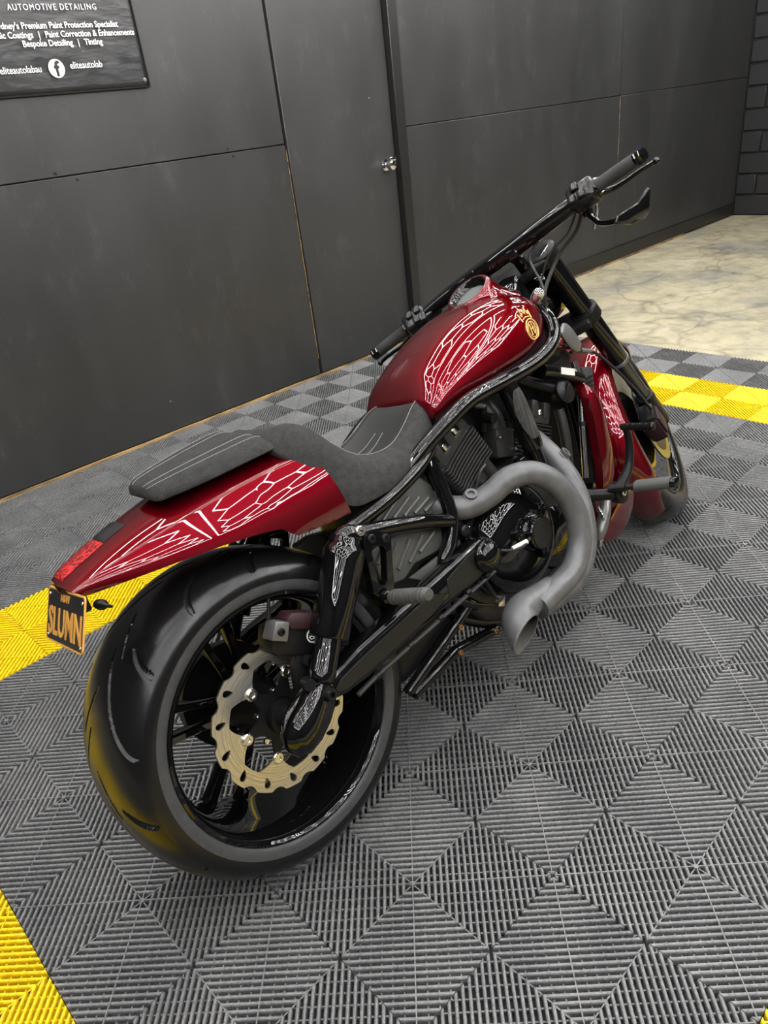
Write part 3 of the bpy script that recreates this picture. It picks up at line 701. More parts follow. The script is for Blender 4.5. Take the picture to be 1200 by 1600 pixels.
# ---- tank cover
TX = [.615, .635, .66, .72, .79, .87, .95, 1.02, 1.075, 1.115, 1.14]
TW = [.120, .134, .143, .151, .157, .160, .157, .149, .135, .112, .085]
TB = [.742, .750, .759, .770, .776, .780, .786, .797, .815, .836, .850]
TT = [.772, .802, .832, .870, .903, .928, .941, .941, .930, .908, .882]
def tank_pt(x, v_):
    """v_ 0..1 from right edge over the top to the left edge"""
    w_ = spline_val(TX, TW, x); zb = spline_val(TX, TB, x); zt = spline_val(TX, TT, x)
    a = PI*v_; c, s = math.cos(a), math.sin(a)
    y = -w_*math.copysign(abs(c)**.74, c); z = zb + (zt-zb)*abs(s)**.80
    return V(x, y, z)
rings = []
nx = 60
for i in range(nx+1):
    x = TX[0] + (TX[-1]-TX[0])*i/nx
    r = [tank_pt(x, k/36) for k in range(37)]
    zb = r[0].z; w_ = -r[0].y
    r += [V(x, w_*.97, zb-.012), V(x, w_*.8, zb-.016), V(x, -w_*.8, zb-.016), V(x, -w_*.97, zb-.012)]
    rings.append(r)
g = G(); g.loft(rings); tank = part('fuel_tank', g, 'red', label='candy red tank cover', sharp=60)
rings_b = []
for i in range(31):
    x = .62 + .52*i/30; w_ = spline_val(TX, TW, x)*.97; zb = spline_val(TX, TB, x)
    rings_b.append([V(x, -w_, zb-.008), V(x, -w_*.98, zb-.045), V(x, -w_*.7, zb-.055), V(x, w_*.7, zb-.055), V(x, w_*.98, zb-.045), V(x, w_, zb-.008)])
g = G(); g.loft(rings_b); part('airbox', g, 'satin')
g = G(); g.box((.86, 0, .685), (.42, .17, .11), bev=.02); part('intake_plenum', g, 'satin')
g = G(); g.box((1.11, 0, .765), (.14, .22, .16), bev=.03); part('neck_cover_block', g, 'satin')
g = G(); g.box((1.13, -.04, .70), (.14, .14, .09), Matrix.Rotation(.3, 3, 'Y'), bev=.015); part('frame_gusset', g, 'satin')
def tank_n(x, v_):
    e = 1e-3; a = tank_pt(x+e, v_)-tank_pt(x-e, v_); b = tank_pt(x, min(v_+e, 1))-tank_pt(x, max(v_-e, 0)); n = a.cross(b).normalized()
    return n if n.dot(tank_pt(x, v_)-V(x, 0, .80)) > 0 else -n
# gold crest on the right flank
EC, EV = 1.010, .085
e0 = tank_pt(EC, EV); en = tank_n(EC, EV); eu = (tank_pt(EC+.01, EV)-e0).normalized(); ev = en.cross(eu)
if ev.z < 0: ev = -ev
def on_tank(a, b, lift=.0012):
    p = e0 + eu*a*1.15 + ev*b*1.15; best = None          # project back onto the surface
    x, v_ = p.x, EV
    for _ in range(25):
        q = tank_pt(x, v_); d = p-q; du = (tank_pt(x+.001, v_)-q)/.001; dv = (tank_pt(x, v_+.001)-q)/.001
        x += .7*d.dot(du)/du.length_squared; v_ += .7*d.dot(dv)/dv.length_squared; v_ = min(max(v_, .01), .99)
    return tank_pt(x, v_) + tank_n(x, v_)*lift
crest = None
def stroke(pts, r=.0016, closed=False):
    global crest
    q = [on_tank(*p) for p in pts] + ([on_tank(*pts[0])] if closed else [])
    g = G(); g.tube(q, r, 6, smooth=False); o = part('gold_stroke', g, 'gold', tank); return o
stroke([(.024*math.cos(2*PI*k/24), .024*math.sin(2*PI*k/24)-.014) for k in range(24)], .0017, True)
stroke([(.018*math.cos(2*PI*k/20), .018*math.sin(2*PI*k/20)-.014) for k in range(20)], .0010, True)
stroke([(-.008, -.026), (-.006, .000)]); stroke([(-.008, -.013), (.004, -.010)], .0014); stroke([(.004, -.026), (.003, .002), (.012, -.006), (.010, -.020), (.003, -.025)], .0015)
stroke([(-.022, .012), (-.026, .034), (-.014, .022), (-.008, .040), (.002, .024), (.012, .038), (.012, .020), (.020, .028), (.016, .008)], .0017)
stroke([(-.018, .016), (-.004, .018), (.012, .014)], .0014)
# instrument pod
dn = V(-.50, 0, .866).normalized(); dc = V(.985, 0, .958)
g = G(); g.lathe(dc, dn, [(.105, -.085), (.088, -.062), (.076, -.036), (.069, -.012), (.0655, .004), (.0605, .0105), (.055, .0105)], 48, caps=False); pod = part('instrument_pod', g, 'red', tank, 'round candy red instrument surround', sharp=60)
g = G(); g.lathe(dc, dn, [(.0552, .0105), (.052, .009), (.049, .002), (.0445, -.006), (.041, -.0085)], 48, caps=False); part('bezel', g, 'black', tank, sharp=60)
g = G(); g.lathe(dc, dn, [(.042, -.009), (.040, -.012), (0, -.012)], 40); dl = part('gauge', g, 'dial', tank, 'round grey gauge face')
u_ = V(0, -1, 0); v2 = dn.cross(u_)
for k in range(21):
    a = math.radians(220 - 260*k/20); d_ = u_*math.cos(a)+v2*math.sin(a); g = G(); L0 = .029 if k % 2 == 0 else .032
    g.cyl(dc + d_*L0 - dn*.0115, dc + d_*.036 - dn*.0115, .0006, n=5); part('tick', g, 'satin', tank)
g = G(); g.cyl(dc - dn*.0108, dc + (u_*-.75+v2*-.5)*.033 - dn*.0108, .0012, .0006, 6); part('needle', g, 'carbon', tank)
g = G(); g.box(dc - v2*.017 - dn*.0118, (.012, .026, .002), frame((0, 0, 0), v2, u_, dn).to_3x3()); part('display', g, 'smoke', tank)

# ---- frame tubes
def both(name, pts, r, m='black', n=14, radii=None, sides=(-1, 1)):
    for s_ in sides:
        g = G(); g.tube([(p[0], -s_*p[1], p[2]) for p in pts], r, n, 8, radii=radii); part(name, g, m)
both('frame_rail', [(.47, -.135, .655), (.54, -.148, .690), (.62, -.163, .722), (.70, -.170, .744), (.82, -.173, .748), (.94, -.171, .752), (1.03, -.164, .766), (1.09, -.150, .79), (1.125, -.128, .822), (1.15, -.09, .852), (1.165, -.05, .865)], .0185)
both('seat_rail', [(.235, -.152, .612), (.30, -.158, .618), (.40, -.158, .632), (.50, -.150, .655), (.56, -.14, .68)], .016)
both('frame_strut', [(.248, -.172, .606), (.34, -.172, .582), (.44, -.172, .55), (.525, -.168, .512)], .0175)
both('frame_post', [(.545, -.135, .672), (.542, -.150, .615), (.540, -.162, .555), (.530, -.168, .510), (.505, -.167, .465), (.47, -.16, .43), (.46, -.13, .36), (.50, -.11, .27)], .017)
both('lower_rail', [(.50, -.11, .27), (.60, -.12, .20), (.75, -.13, .15), (.95, -.12, .15), (1.08, -.11, .20), (1.15, -.10, .34), (1.18, -.09, .55), (1.17, -.07, .80)], .017)
both('rear_mount', [(.20, -.165, .585), (.235, -.172, .612), (.262, -.176, .60)], .022, n=16)
for s_ in (-1, 1): bolt((.262, s_*.190, .612), (0, s_, 0), .012, 'steel', bike, .008)
g = G(); g.tube([(1.0, -.152, .722), (1.07, -.152, .695), (1.165, -.146, .648)], .018, 14); part('coolant_rail', g, 'black')
g = G(); g.prism([(0, 0), (.06, 0), (.06, .018), (0, .018)], (1.055, -.1705, .694), V(.93, 0, -.36), V(.36, 0, .93), .001); part('sticker', g, T['label'] if 'label' in T else 'stitch')
g = G(); g.cyl((.95, -.10, .725), (1.06, -.135, .655), .016, n=18); part('coolant_pipe', g, 'satin')
g = G(); g.lathe((1.073, -.150, .642), V(-.15, -1, .25), [(.028, -.03), (.030, -.01), (.034, -.005), (.034, .010), (.028, .014), (0, .015)], 24); cp = part('filler_cap', g, 'satin', label='round black radiator cap')
dcap = V(-.15, -1, .25).normalized()
g = G(); g.box(Vector((1.073, -.150, .642))+dcap*.016, (.044, .008, .010), frame((0, 0, 0), V(.7, 0, .7), dcap, V(-.7, 0, .7)).to_3x3(), bev=.002); part('cap_grip', g, 'satin', cp)

# ---- grey ribbed side covers
def ribbed(name, poly, y, ribs, thick=.03):
    for s_ in (-1, 1):
        g = G(); g.prism(poly, (0, s_*y, 0), V(1, 0, 0), V(0, 0, 1), thick, .006, 3); sc_ = part(name, g, 'cover', label='grey ribbed side cover' if s_ < 0 else None)
        for a, b in ribs:
            g = G(); g.tube([(a[0], s_*(y+thick/2+.001), a[1]), (b[0], s_*(y+thick/2+.001), b[1])], .0055, 8, smooth=False); part('rib', g, 'cover', sc_)
ribbed('upper_side_cover', [(.345, .592), (.40, .612), (.505, .632), (.535, .60), (.545, .535), (.50, .535), (.42, .555)], .120, [((.368+.03*k, .585-.008*k), (.43+.027*k, .613-.012*k)) for k in range(5)])
ribbed('lower_side_cover', [(.296, .545), (.344, .549), (.431, .532), (.512, .506), (.507, .455), (.455, .458), (.405, .462), (.365, .444), (.306, .455)], .135, [((.318+.036*k, .478-.002*k+.01*(k > 2)), (.375+.036*k, .531-.009*k)) for k in range(4)] + [((.305, .512), (.33, .535))])
g = G(); g.prism([(.37, .446), (.475, .452), (.503, .446), (.506, .425), (.49, .412), (.40, .425)], (0, -.157, 0), V(1, 0, 0), V(0, 0, 1), .008, .002); pv = part('pivot_plate', g, 'cover')
g = G(); g.lathe((.488, -.161, .432), (0, -1, 0), [(.014, 0), (.014, .004), (.008, .006), (0, .006)], 16); part('bolt', g, 'steel', pv)
g = G(); g.lathe((.548, -.165, .478), (0, -1, 0), [(.022, -.03), (.022, .0), (.014, .004), (.014, .02), (.009, .024), (0, .024)], 20); part('engine_mount', g, 'satin')
g = G(); g.box((.46, 0, .50), (.20, .22, .26), bev=.02); part('battery_box', g, 'engine')

# ---- passenger peg
for s_ in (-1, 1):
    y = .192*s_
    def q(x, z): return (x, z)
    outp = [(.262, .598), (.276, .603), (.316, .583), (.324, .572), (.300, .500), (.291, .470), (.281, .460), (.248, .474), (.240, .486), (.255, .585)]
    inn_ = [(.272, .575), (.300, .562), (.304, .552), (.281, .492), (.270, .486), (.258, .492), (.256, .502), (.266, .566)]
    me = curve_mesh([outp, inn_], .008, .002); pb = part('peg_bracket', me, 'black'); pb.matrix_local = frame((0, y+s_*.0, 0), V(1, 0, 0), V(0, 0, 1), V(0, -1, 0))
    for x, z in ((.275, .589), (.309, .574)):
        bo = bolt((x, z, .010 if s_ < 0 else -.010), (0, 0, -s_), .010, 'satin', pb)
    p0, p1 = V(.262, s_*.198, .462), V(.293, s_*.292, .462); d_ = (p1-p0).normalized()
    g = G(); g.lathe(p0, d_, [(.014, -.012), (.016, .0), (.014, .010), (.010, .012), (.010, .022)], 18); pg = part('passenger_peg', g, 'black')
    g = G(); pr_ = [(.0155, .02)]
    for k in range(9): pr_ += [(.017, .024+.008*k), (.017, .028+.008*k), (.0145, .029+.008*k), (.0145, .031+.008*k)]
    pr_ += [(.0165, .098), (.012, .106), (0, .107)]; g.lathe(p0, d_, pr_, 18); part('rubber', g, 'sleeve', pg, 'ribbed grey peg rubber')

# ---- engine
g = G(); g.prism([(.52, .30), (.56, .22), (.66, .165), (.90, .165), (.98, .22), (1.0, .34), (.97, .45), (.86, .53), (.70, .54), (.58, .50), (.53, .42)], (0, 0, 0), V(1, 0, 0), V(0, 0, 1), .30, .025, 3); eng = part('engine', g, 'engine')
def cyl_block(base, ax_, tr_, hw_t, hw_y, name):
    base, ax_, tr_ = Vector(base), Vector(ax_).normalized(), Vector(tr_).normalized(); Rm = frame((0, 0, 0), tr_, V(0, 1, 0), ax_).to_3x3() if False else Matrix((tr_, V(0, 1, 0), ax_)).transposed()
    g = G(); g.box(base + ax_*.05, (hw_t*1.75, hw_y*1.75, .14), Rm, bev=.02); g.box(base+ax_*.105, (hw_t*1.9, hw_y*1.88, .10), Rm, bev=.012); cb = part(name, g, 'engine')
    for s_ in (-1, 1):
        for e in (-.55, 0, .55):
            g = G(); g.cyl(base + tr_*(hw_t*e) + V(0, s_*hw_y*.80, 0) - ax_*.03, base + tr_*(hw_t*e) + V(0, s_*hw_y*.80, 0) + ax_*.06, .022, n=14); part('stud_boss', g, 'engine', cb)
    nf = 10
    for k in range(nf):
        z = .060+.0095*k; outl = []
        for i in range(48):
            t = i/48; a = 2*PI*t; c, s = math.cos(a), math.sin(a); wob = 1+.035*math.cos(6*a)
            outl.append((math.copysign(abs(c)**.35, c)*hw_t*1.05*wob, math.copysign(abs(s)**.35, s)*hw_y*1.03*wob))
        g = G(); g.prism(outl, base + ax_*z, tr_, V(0, 1, 0), .0034, .0008, 1); part('cooling_fin', g, 'engine', cb)
    # cam cover with castellated edge
    outl = []
    for i in range(64):
        a = 2*PI*i/64; c, s = math.cos(a), math.sin(a)
        outl.append((math.copysign(abs(c)**.4, c)*hw_t*1.04, math.copysign(abs(s)**.4, s)*hw_y*1.02*(1-.05*(abs(c) < .35))))
    g = G(); g.prism(outl, base + ax_*.162, tr_, V(0, 1, 0), .022, .004, 2); g.prism([(x*.86, y*.90) for x, y in outl], base + ax_*.185, tr_, V(0, 1, 0), .04, .010, 2)
    part('cam_cover', g, 'engine', cb)
    for s_ in (-1, 1):
        for e in (-.62, 0, .62):
            g = G(); g.box(base + ax_*.187 + tr_*(hw_t*e) + V(0, s_*hw_y*.88, 0), (hw_t*.34, .030, .046), Rm, bev=.006); part('cover_rib', g, 'engine', cb)
        for e in (-.31, .31):
            p = base + ax_*.174 + tr_*(hw_t*e) + V(0, s_*hw_y*.93, 0); g = G(); g.lathe(p, ax_, [(.007, 0), (.007, .012), (.004, .014), (0, .014)], 12); part('bolt', g, 'steel', cb)
    return cb
cyl_block((.705, 0, .515), (-.45, 0, .89), (.89, 0, .45), .082, .150, 'rear_cylinder')
cyl_block((.888, 0, .465), (.45, 0, .89), (.89, 0, -.45), .082, .128, 'front_cylinder')
# intake parts between the cylinders
g = G(); g.tube([(.835, -.06, .73), (.838, -.075, .69), (.842, -.085, .655), (.838, -.09, .61)], .028, 18, radii=[.022, .027, .030, .030]); part('intake_pipe', g, 'engine')
g = G(); g.box((.822, -.105, .592), (.07, .05, .075), Matrix.Rotation(.3, 3, 'Y'), bev=.008); th = part('thermostat_housing', g, 'engine')
for p in ((.80, -.131, .615), (.85, -.131, .565)): bolt(p, (0, -1, 0), .006, 'steel', th)
g = G(); g.cyl((.73, -.10, .735), (.79, -.12, .70), .008, n=10); g.box((.745, -.115, .728), (.03, .02, .02), bev=.003); part('injector_rail', g, 'dullsteel')
g = G(); g.cyl((.786, -.12, .672), (.786, -.145, .668), .013, n=14); g.cyl((.786, -.12, .70), (.786, -.10, .64), .010, n=12); part('sensor', g, 'satin')
# diagonal black tube with perforated inlay
A, B = V(.838, -.165, .742), V(.868, -.172, .560); d_ = (B-A).normalized()
g = G(); g.lathe(A, d_, [(.018, -.02), (.024, 0), (.027, .03), (.028, .16), (.026, .185), (.018, .19), (.017, .25), (0, .25)], 28); dt = part('intake_tube', g, 'black', label='slanted gloss black tube with perforated inlay')
side = V(-.25, -1, .35); side = (side - d_*side.dot(d_)).normalized(); up_ = side.cross(d_)
rows = []
for i in range(21):
    t = i/20; wdt = .9*math.sin(PI*min(max(.06+.88*t, 0), 1))**.6
    rows.append([A + d_*(.02+.135*t) + (side*math.cos(wdt*(k/5-1)) + up_*math.sin(wdt*(k/5-1)))*.0292 for k in range(11)])
g = G(); g.loft(rows, closed=False); part('perforated_inlay', g, 'mesh', dt, 'perforated inlay')
# clutch cover
CC = V(.70, -.15, .388)
g = G(); g.lathe(CC, (0, -1, 0), [(.152, -.03), (.152, .012), (.147, .018), (.140, .020), (.138, .030), (.134, .045), (.122, .062), (.104, .074), (.085, .080), (.06, .083), (0, .084)], 64); cl = part('clutch_cover', g, 'black', label='domed gloss black clutch cover', sharp=25)
for k in range(10):
    a = 2*PI*k/10+.2; bolt(CC + V(math.cos(a)*.1455, -.017, math.sin(a)*.1455), (0, -1, 0), .006, 'satin', cl, .006)
g = G(); g.lathe(CC + V(.01, -.08, .012), (0, -1, 0), [(.05, -.01), (.046, .012), (.042, .018), (.041, .03), (.038, .033), (0, .034)], 40); part('clutch_cap', g, 'black', cl, sharp=25)
g = G(); g.lathe(CC + V(.01, -.1135, .012), (0, -1, 0), [(.035, 0), (.035, .0012), (0, .0012)], 36); part('cap_disc', g, T['inset'], cl)
for k in range(3):
    a = 2*PI*k/3+.75; d_ = V(math.cos(a), 0, math.sin(a)); g = G(); g.box(CC + V(.01, -.088, .012) + d_*.056, (.034, .024, .022), frame((0, 0, 0), d_, V(0, 1, 0), d_.cross(V(0, 1, 0))).to_3x3(), bev=.005); part('cap_lug', g, 'black', cl)
    bolt(CC + V(.01, -.10, .012) + d_*.062, (0, -1, 0), .006, 'satin', cl, .006)
g = G(); g.tube([(.56, -.19, .43), (.60, -.235, .405), (.63, -.26, .400), (.665, -.262, .408)], .0035, 8); part('clutch_cable', g, 'cable')
g = G(); g.cyl((.615, -.246, .402), (.652, -.262, .405), .0062, n=12); part('cable_sleeve', g, T['label'] if 'label' in T else 'white')
# water pump, sump, small engine dressing
g = G(); g.lathe((.88, -.14, .30), (0, -1, 0), [(.085, 0), (.085, .02), (.07, .035), (.03, .04), (0, .04)], 36); part('pump_cover', g, 'black')
for k, p in enumerate(((.62, -.152, .245), (.70, -.152, .21), (.80, -.152, .20), (.90, -.152, .21), (.93, -.13, .42), (.86, -.14, .49))): bolt(p, (0, -1, 0), .007, 'dullsteel', eng, .007)
g = G(); g.tube([(.57, -.155, .34), (.64, -.16, .25), (.74, -.165, .225), (.84, -.165, .23), (.90, -.16, .26)], .007, 8); part('coolant_hose', g, 'cable')
g = G(); g.tube([(.545, -.19, .385), (.565, -.185, .33), (.585, -.18, .285)], .005, 8); sl = part('switch_lead', g, 'cable')
g = G(); g.box((.59, -.185, .272), (.022, .012, .026), Matrix.Rotation(.5, 3, 'Y'), bev=.002); part('connector', g, 'steel', sl)
g = G(); g.tube([(.618, -.15, .52), (.645, -.16, .545), (.665, -.165, .575), (.69, -.165, .585)], .004, 8); part('plug_lead', g, 'cable')
g = G(); g.tube([(1.055, -.135, .60), (1.05, -.14, .55), (1.04, -.14, .48), (1.03, -.135, .42)], .014, 12); part('radiator_hose', g, 'cable')
g = G(); g.box((.845, -.15, .525), (.06, .03, .05), bev=.01); part('pump_housing', g, 'black')

# ---- exhaust
def pipe(name, pts, r, label, radii=None):
    g = G(); g.tube(pts, r, 28, 10, radii=radii); return part(name, g, 'exh', label=label, sharp=60)
p1 = pipe('exhaust_pipe', [(.53, -.09, .565), (.548, -.135, .538), (.585, -.175, .521), (.63, -.207, .531), (.68, -.236, .552), (.735, -.264, .541), (.781, -.286, .489), (.803, -.298, .415), (.787, -.302, .341), (.735, -.302, .292), (.66, -.296, .277), (.60, -.29, .268)], .0285, 'matt grey rear exhaust header')
p2 = pipe('exhaust_pipe', [(.955, -.07, .585), (.948, -.12, .552), (.945, -.165, .505), (.940, -.205, .440), (.922, -.232, .370), (.884, -.250, .302), (.825, -.262, .256), (.75, -.272, .240), (.68, -.276, .243), (.61, -.280, .253)], .0265, 'matt grey front exhaust header')
for p, par, r in ((V(.66, -.225, .543), p1, .029), (V(.775, -.283, .50), p1, .0288), (V(.905, -.243, .335), p2, .027)): pass
for c, d_, par in ((V(.590, -.190, .545), V(-.25, -.55, .8), p1), (V(.955, -.190, .505), V(.35, -.75, .55), p2)):
    g = G(); g.lathe(c-d_.normalized()*.002, d_, [(.019, -.006), (.018, .004), (.0145, .006), (.0145, .014), (.008, .014), (.007, .008), (0, .008)], 20); part('sensor_bung', g, 'exh', par)
# slash-cut tip
g = G(); g.tube([(.665, -.287, .278), (.61, -.279, .279), (.568, -.275, .278), (.536, -.284, .268), (.512, -.310, .246), (.488, -.348, .22)], .03, 40, 8, caps=False, radii=[.0295, .0305, .036, .041, .043, .043])
bmesh.ops.bisect_plane(g.bm, geom=g.bm.verts[:]+g.bm.edges[:]+g.bm.faces[:], plane_co=(.512, -.313, .246), plane_no=(.07, -.87, -.39), clear_outer=True)
o = part('exhaust_tip', g, ['exh', 'exh_in'], label='slash cut matt grey exhaust tip', sharp=45)
sm_ = o.modifiers.new('wall', 'SOLIDIFY'); sm_.thickness = .0025; sm_.offset = -1; sm_.material_offset = 1; sm_.material_offset_rim = 0

# ---- lower V brace and belly behind the engine
for s_ in (-1, 1):
    y = s_*.132; br = None
    for a, b in (((.285, .200), (.475, .262)), ((.475, .262), (.548, .288)), ((.298, .185), (.455, .205)), ((.455, .205), (.60, .180))):
        g = G(); g.tube([(a[0], y, a[1]), ((a[0]+b[0])/2, y, (a[1]+b[1])/2), (b[0], y, b[1])], .0135, 12, smooth=False); o = part('lower_brace', g, 'black')
    for x, z in ((.478, .258), (.455, .203), (.585, .186)): bolt((x, y+s_*.012, z), (0, s_, 0), .0075, 'brass', bike, .006)
    g = G(); g.tube([(.49, y, .335), (.56, y, .275), (.66, y, .215)], .019, 14); part('brace_tube', g, 'black')
g = G(); g.prism([(.285, .205), (.300, .33), (.36, .355), (.50, .345), (.555, .28), (.46, .23)], (0, 0, 0), V(1, 0, 0), V(0, 0, 1), .235, .02, 3); part('inner_fender', g, 'satin')
# side stand on the far side
g = G(); g.tube([(.72, .13, .19), (.70, .20, .13), (.68, .26, .077)], .012, 12); ks = part('side_stand', g, 'satin')

# ---- radiator, shrouds, chin
Rr = Matrix.Rotation(-.20, 3, 'Y')
g = G(); g.box((1.195, 0, .505), (.05, .27, .33), Matrix.Rotation(.22, 3, 'Y'), bev=.006); rad = part('radiator', g, 'fincore')
for k in range(22):
    z = .365+.013*k; x = 1.156+(z-.365)*.22; g = G(); g.box((x-.0005, -.136, z), (.034, .012, .005)); part('radiator_fin', g, 'satin', rad)
g = G(); g.tube([(1.165, -.140, .70), (1.160, -.142, .62), (1.125, -.142, .50), (1.09, -.142, .385)], .010, 12); rod = part('chrome_rod', g, 'chrome')
for z, x in ((.595, 1.158), (.56, 1.148)):
    g = G(); g.ball((x, -.158, z), .0105); part('ball_stud', g, 'black', rod)
for z, x in ((.612, 1.161), (.53, 1.136)):
    g = G(); g.lathe((x, -.142, z), V(.25, 0, 1), [(.013, -.006), (.013, .006)], 14); part('rod_clamp', g, 'satin', rod)
for s_ in (-1, 1):
    rr = []
    for x0_, x1_, yb, z in ((1.144, 1.150, .165, .642), (1.140, 1.172, .174, .625), (1.136, 1.200, .182, .595), (1.133, 1.212, .185, .55), (1.130, 1.218, .185, .49), (1.126, 1.218, .184, .43), (1.121, 1.212, .180, .375), (1.117, 1.200, .175, .345), (1.118, 1.18, .170, .335)):
        xm = (x0_+x1_)/2; ring = [V(x0_, s_*(yb-.028), z), V(x0_+.004, s_*(yb-.006), z), V(xm*.5+x0_*.5, s_*yb, z), V(xm, s_*(yb+.002), z), V(xm*.5+x1_*.5, s_*(yb-.006), z), V(x1_-.003, s_*(yb-.024), z), V(x1_, s_*(yb-.042), z), V(x1_-.01, s_*(yb-.046), z), V(xm, s_*(yb-.02), z), V(x0_+.008, s_*(yb-.03), z)]
        rr.append(ring)
    P_ = [[r[k] for r in rr] for k in range(10)]; fine = [catmull(p_, [0]*len(p_), 4)[0] for p_ in P_]
    g = G(); g.loft([[fine[k][i] for k in range(10)] for i in range(len(fine[0]))]); part('radiator_shroud', g, 'red', label='curved candy red radiator shroud' if s_ < 0 else None, sharp=50)
rr = []
for y, sc_, dz in ((-.170, .80, .012), (-.160, .97, .003), (-.13, 1, -.004), (-.07, 1, -.018), (0, 1, -.022), (.07, 1, -.018), (.13, 1, -.004), (.160, .97, .003), (.170, .80, .012)):
    poly = [(1.052, .212), (1.10, .232), (1.16, .262), (1.22, .300), (1.265, .302), (1.286, .285), (1.276, .25), (1.25, .212), (1.20, .178), (1.14, .168), (1.09, .182)]
    cx_ = 1.18; cz_ = .23; rr.append([V(cx_+(x-cx_)*sc_, y, cz_+(z-cz_)*sc_+dz) for x, z in poly])
g = G(); g.loft(rr); part('chin_spoiler', g, 'red', label='pointed candy red chin spoiler', sharp=40)
# ram scoop by the headstock
rr = []
for x, z, h, y in ((1.115, .752, .012, .118), (1.14, .765, .04, .122), (1.17, .768, .065, .122), (1.20, .757, .06, .118), (1.225, .735, .03, .11)):
    rr.append([V(x, -y+.03*(abs(k-6)/6)**2*1.0 - .012*math.sin(PI*k/12), z+h*(k/12-.5)*1.5) for k in range(13)] + [V(x, -y+.045, z+h*.7), V(x, -y+.045, z-h*.7)])
g = G(); g.loft(rr); part('neck_cover', g, 'red', label='small candy red cover at the headstock', sharp=50)
g = G(); rr2 = []
for t in range(9):
    u = t/8; x = 1.150+.065*u; zz = .800-.075*u; rr2.append([V(x + .02*(k/6-.5), -.137-.004*math.sin(PI*u)*math.sin(PI*k/6), zz + (.055*math.sin(PI*(.1+.8*u)))*(k/6-.5)) for k in range(7)])
g.loft(rr2, closed=False); sc2 = part('scoop_plate', g, 'dullsteel', label='oval brushed alloy plate'); sm2 = sc2.modifiers.new('thick', 'SOLIDIFY'); sm2.thickness = .004

# ---- forward controls (right)
g = G(); g.tube([(.95, -.13, .385), (1.0, -.19, .37), (1.05, -.232, .352), (1.085, -.245, .345)], .016, 14); part('control_mount', g, 'satin')
g = G(); g.lathe((1.080, -.240, .345), (-.1, -1, .05), [(.030, -.01), (.031, 0), (.031, .014), (.026, .017), (.017, .018), (.016, .021), (.009, .021), (.008, .016), (0, .016)], 30); part('control_pivot', g, 'satin')
bolt((1.078, -.256, .346), (-.1, -1, .05), .012, 'steel', bike, .006)
me = G(); me.tube([(1.06, -.252, .362), (1.095, -.258, .380), (1.122, -.262, .405), (1.137, -.266, .445), (1.141, -.268, .485), (1.136, -.268, .512)], .010, 12, radii=[.016, .014, .012, .011, .010, .010]); part('brake_lever_arm', me, 'satin')
p0, p1_ = V(1.132, -.262, .512), V(1.085, -.375, .522); d_ = (p1_-p0).normalized()
pr_ = [(.008, -.006), (.0105, 0)]
for k in range(4): pr_ += [(.0105, .026+.026*k), (.0085, .027+.026*k), (.0085, .029+.026*k), (.0105, .030+.026*k)]
pr_ += [(.0105, .115), (.012, .117), (.012, .126), (.007, .130), (0, .130)]
g = G(); g.lathe(p0, d_, pr_, 18); part('brake_pedal', g, 'satin', label='grooved black brake pedal')
p0, p1_ = V(1.055, -.258, .368), V(1.118, -.405, .358); d_ = (p1_-p0).normalized()
g = G(); g.lathe(p0, d_, [(.012, -.02), (.013, 0), (.013, .022), (.009, .024), (.009, .036), (.012, .038), (.012, .046)], 18); fp = part('foot_peg', g, 'satin')
g = G(); g.lathe(p0, d_, [(.0155, .046), (.0175, .048), (.0178, .132), (.0165, .135)], 24); part('peg_sleeve', g, T['sleeve'] if 'sleeve' in T else 'cover', fp, 'grey rubber peg sleeve')
g = G(); g.lathe(p0, d_, [(.015, .134), (.0165, .137), (.0165, .148), (.011, .152), (0, .153)], 22); part('peg_end', g, 'black', fp)
g = G(); g.tube([(1.128, -.165, .302), (1.095, -.172, .275), (1.058, -.172, .238), (1.045, -.168, .215)], .014, 14, radii=[.012, .017, .017, .010]); mc = part('master_cylinder', g, 'dullsteel')
g = G(); g.lathe((1.05, -.171, .226), V(-.35, 0, -1), [(.012, -.012), (.012, .0), (.009, .002), (.009, .014), (.006, .016), (.006, .03), (0, .03)], 14); part('hose_fitting', g, 'steel', mc)
g = G(); g.tube([(1.075, -.170, .30), (1.065, -.185, .285), (1.07, -.18, .262), (1.085, -.17, .262)], .004, 8); part('spring', g, 'steel', mc)
# mirrored far-side controls
g = G(); g.tube([(.95, .13, .385), (1.05, .232, .352), (1.085, .245, .345)], .016, 14); part('control_mount', g, 'satin')
g = G(); g.cyl((1.055, .25, .362), (1.118, .40, .358), .017, n=16); part('foot_peg', g, 'cover')

# ---- front end (steered)
FC = V(1.655, 0, .341); FR = .338
def tiltfn(p): return ST(*p)
def steer_lathe(g, prof, n=96):
    rings = []
    for k in range(n):
        a = 2*PI*k/n; rings.append([ST(FC.x+math.cos(a)*r, y, FC.z+math.sin(a)*r) for y, r in prof])
    g.loft(rings, wrap=True)
g = G(); steer_lathe(g, [(-.05, .250), (-.056, .256), (-.062, .256), (-.062, .249), (-.054, .242), (-.04, .236), (0, .233), (.04, .236), (.054, .242), (.062, .249), (.062, .256), (.056, .256), (.05, .250), (0, .243)]); fwh = part('front_wheel', g, 'black', label='gloss black front wheel')
prof = [(-.052, .250), (-.060, .257), (-.067, .272), (-.070, .290), (-.067, .306), (-.058, .321), (-.043, .331), (-.022, .337), (0, .338), (.022, .337), (.043, .331), (.058, .321), (.067, .306), (.070, .290), (.067, .272), (.060, .257), (.052, .250)]
rings = []
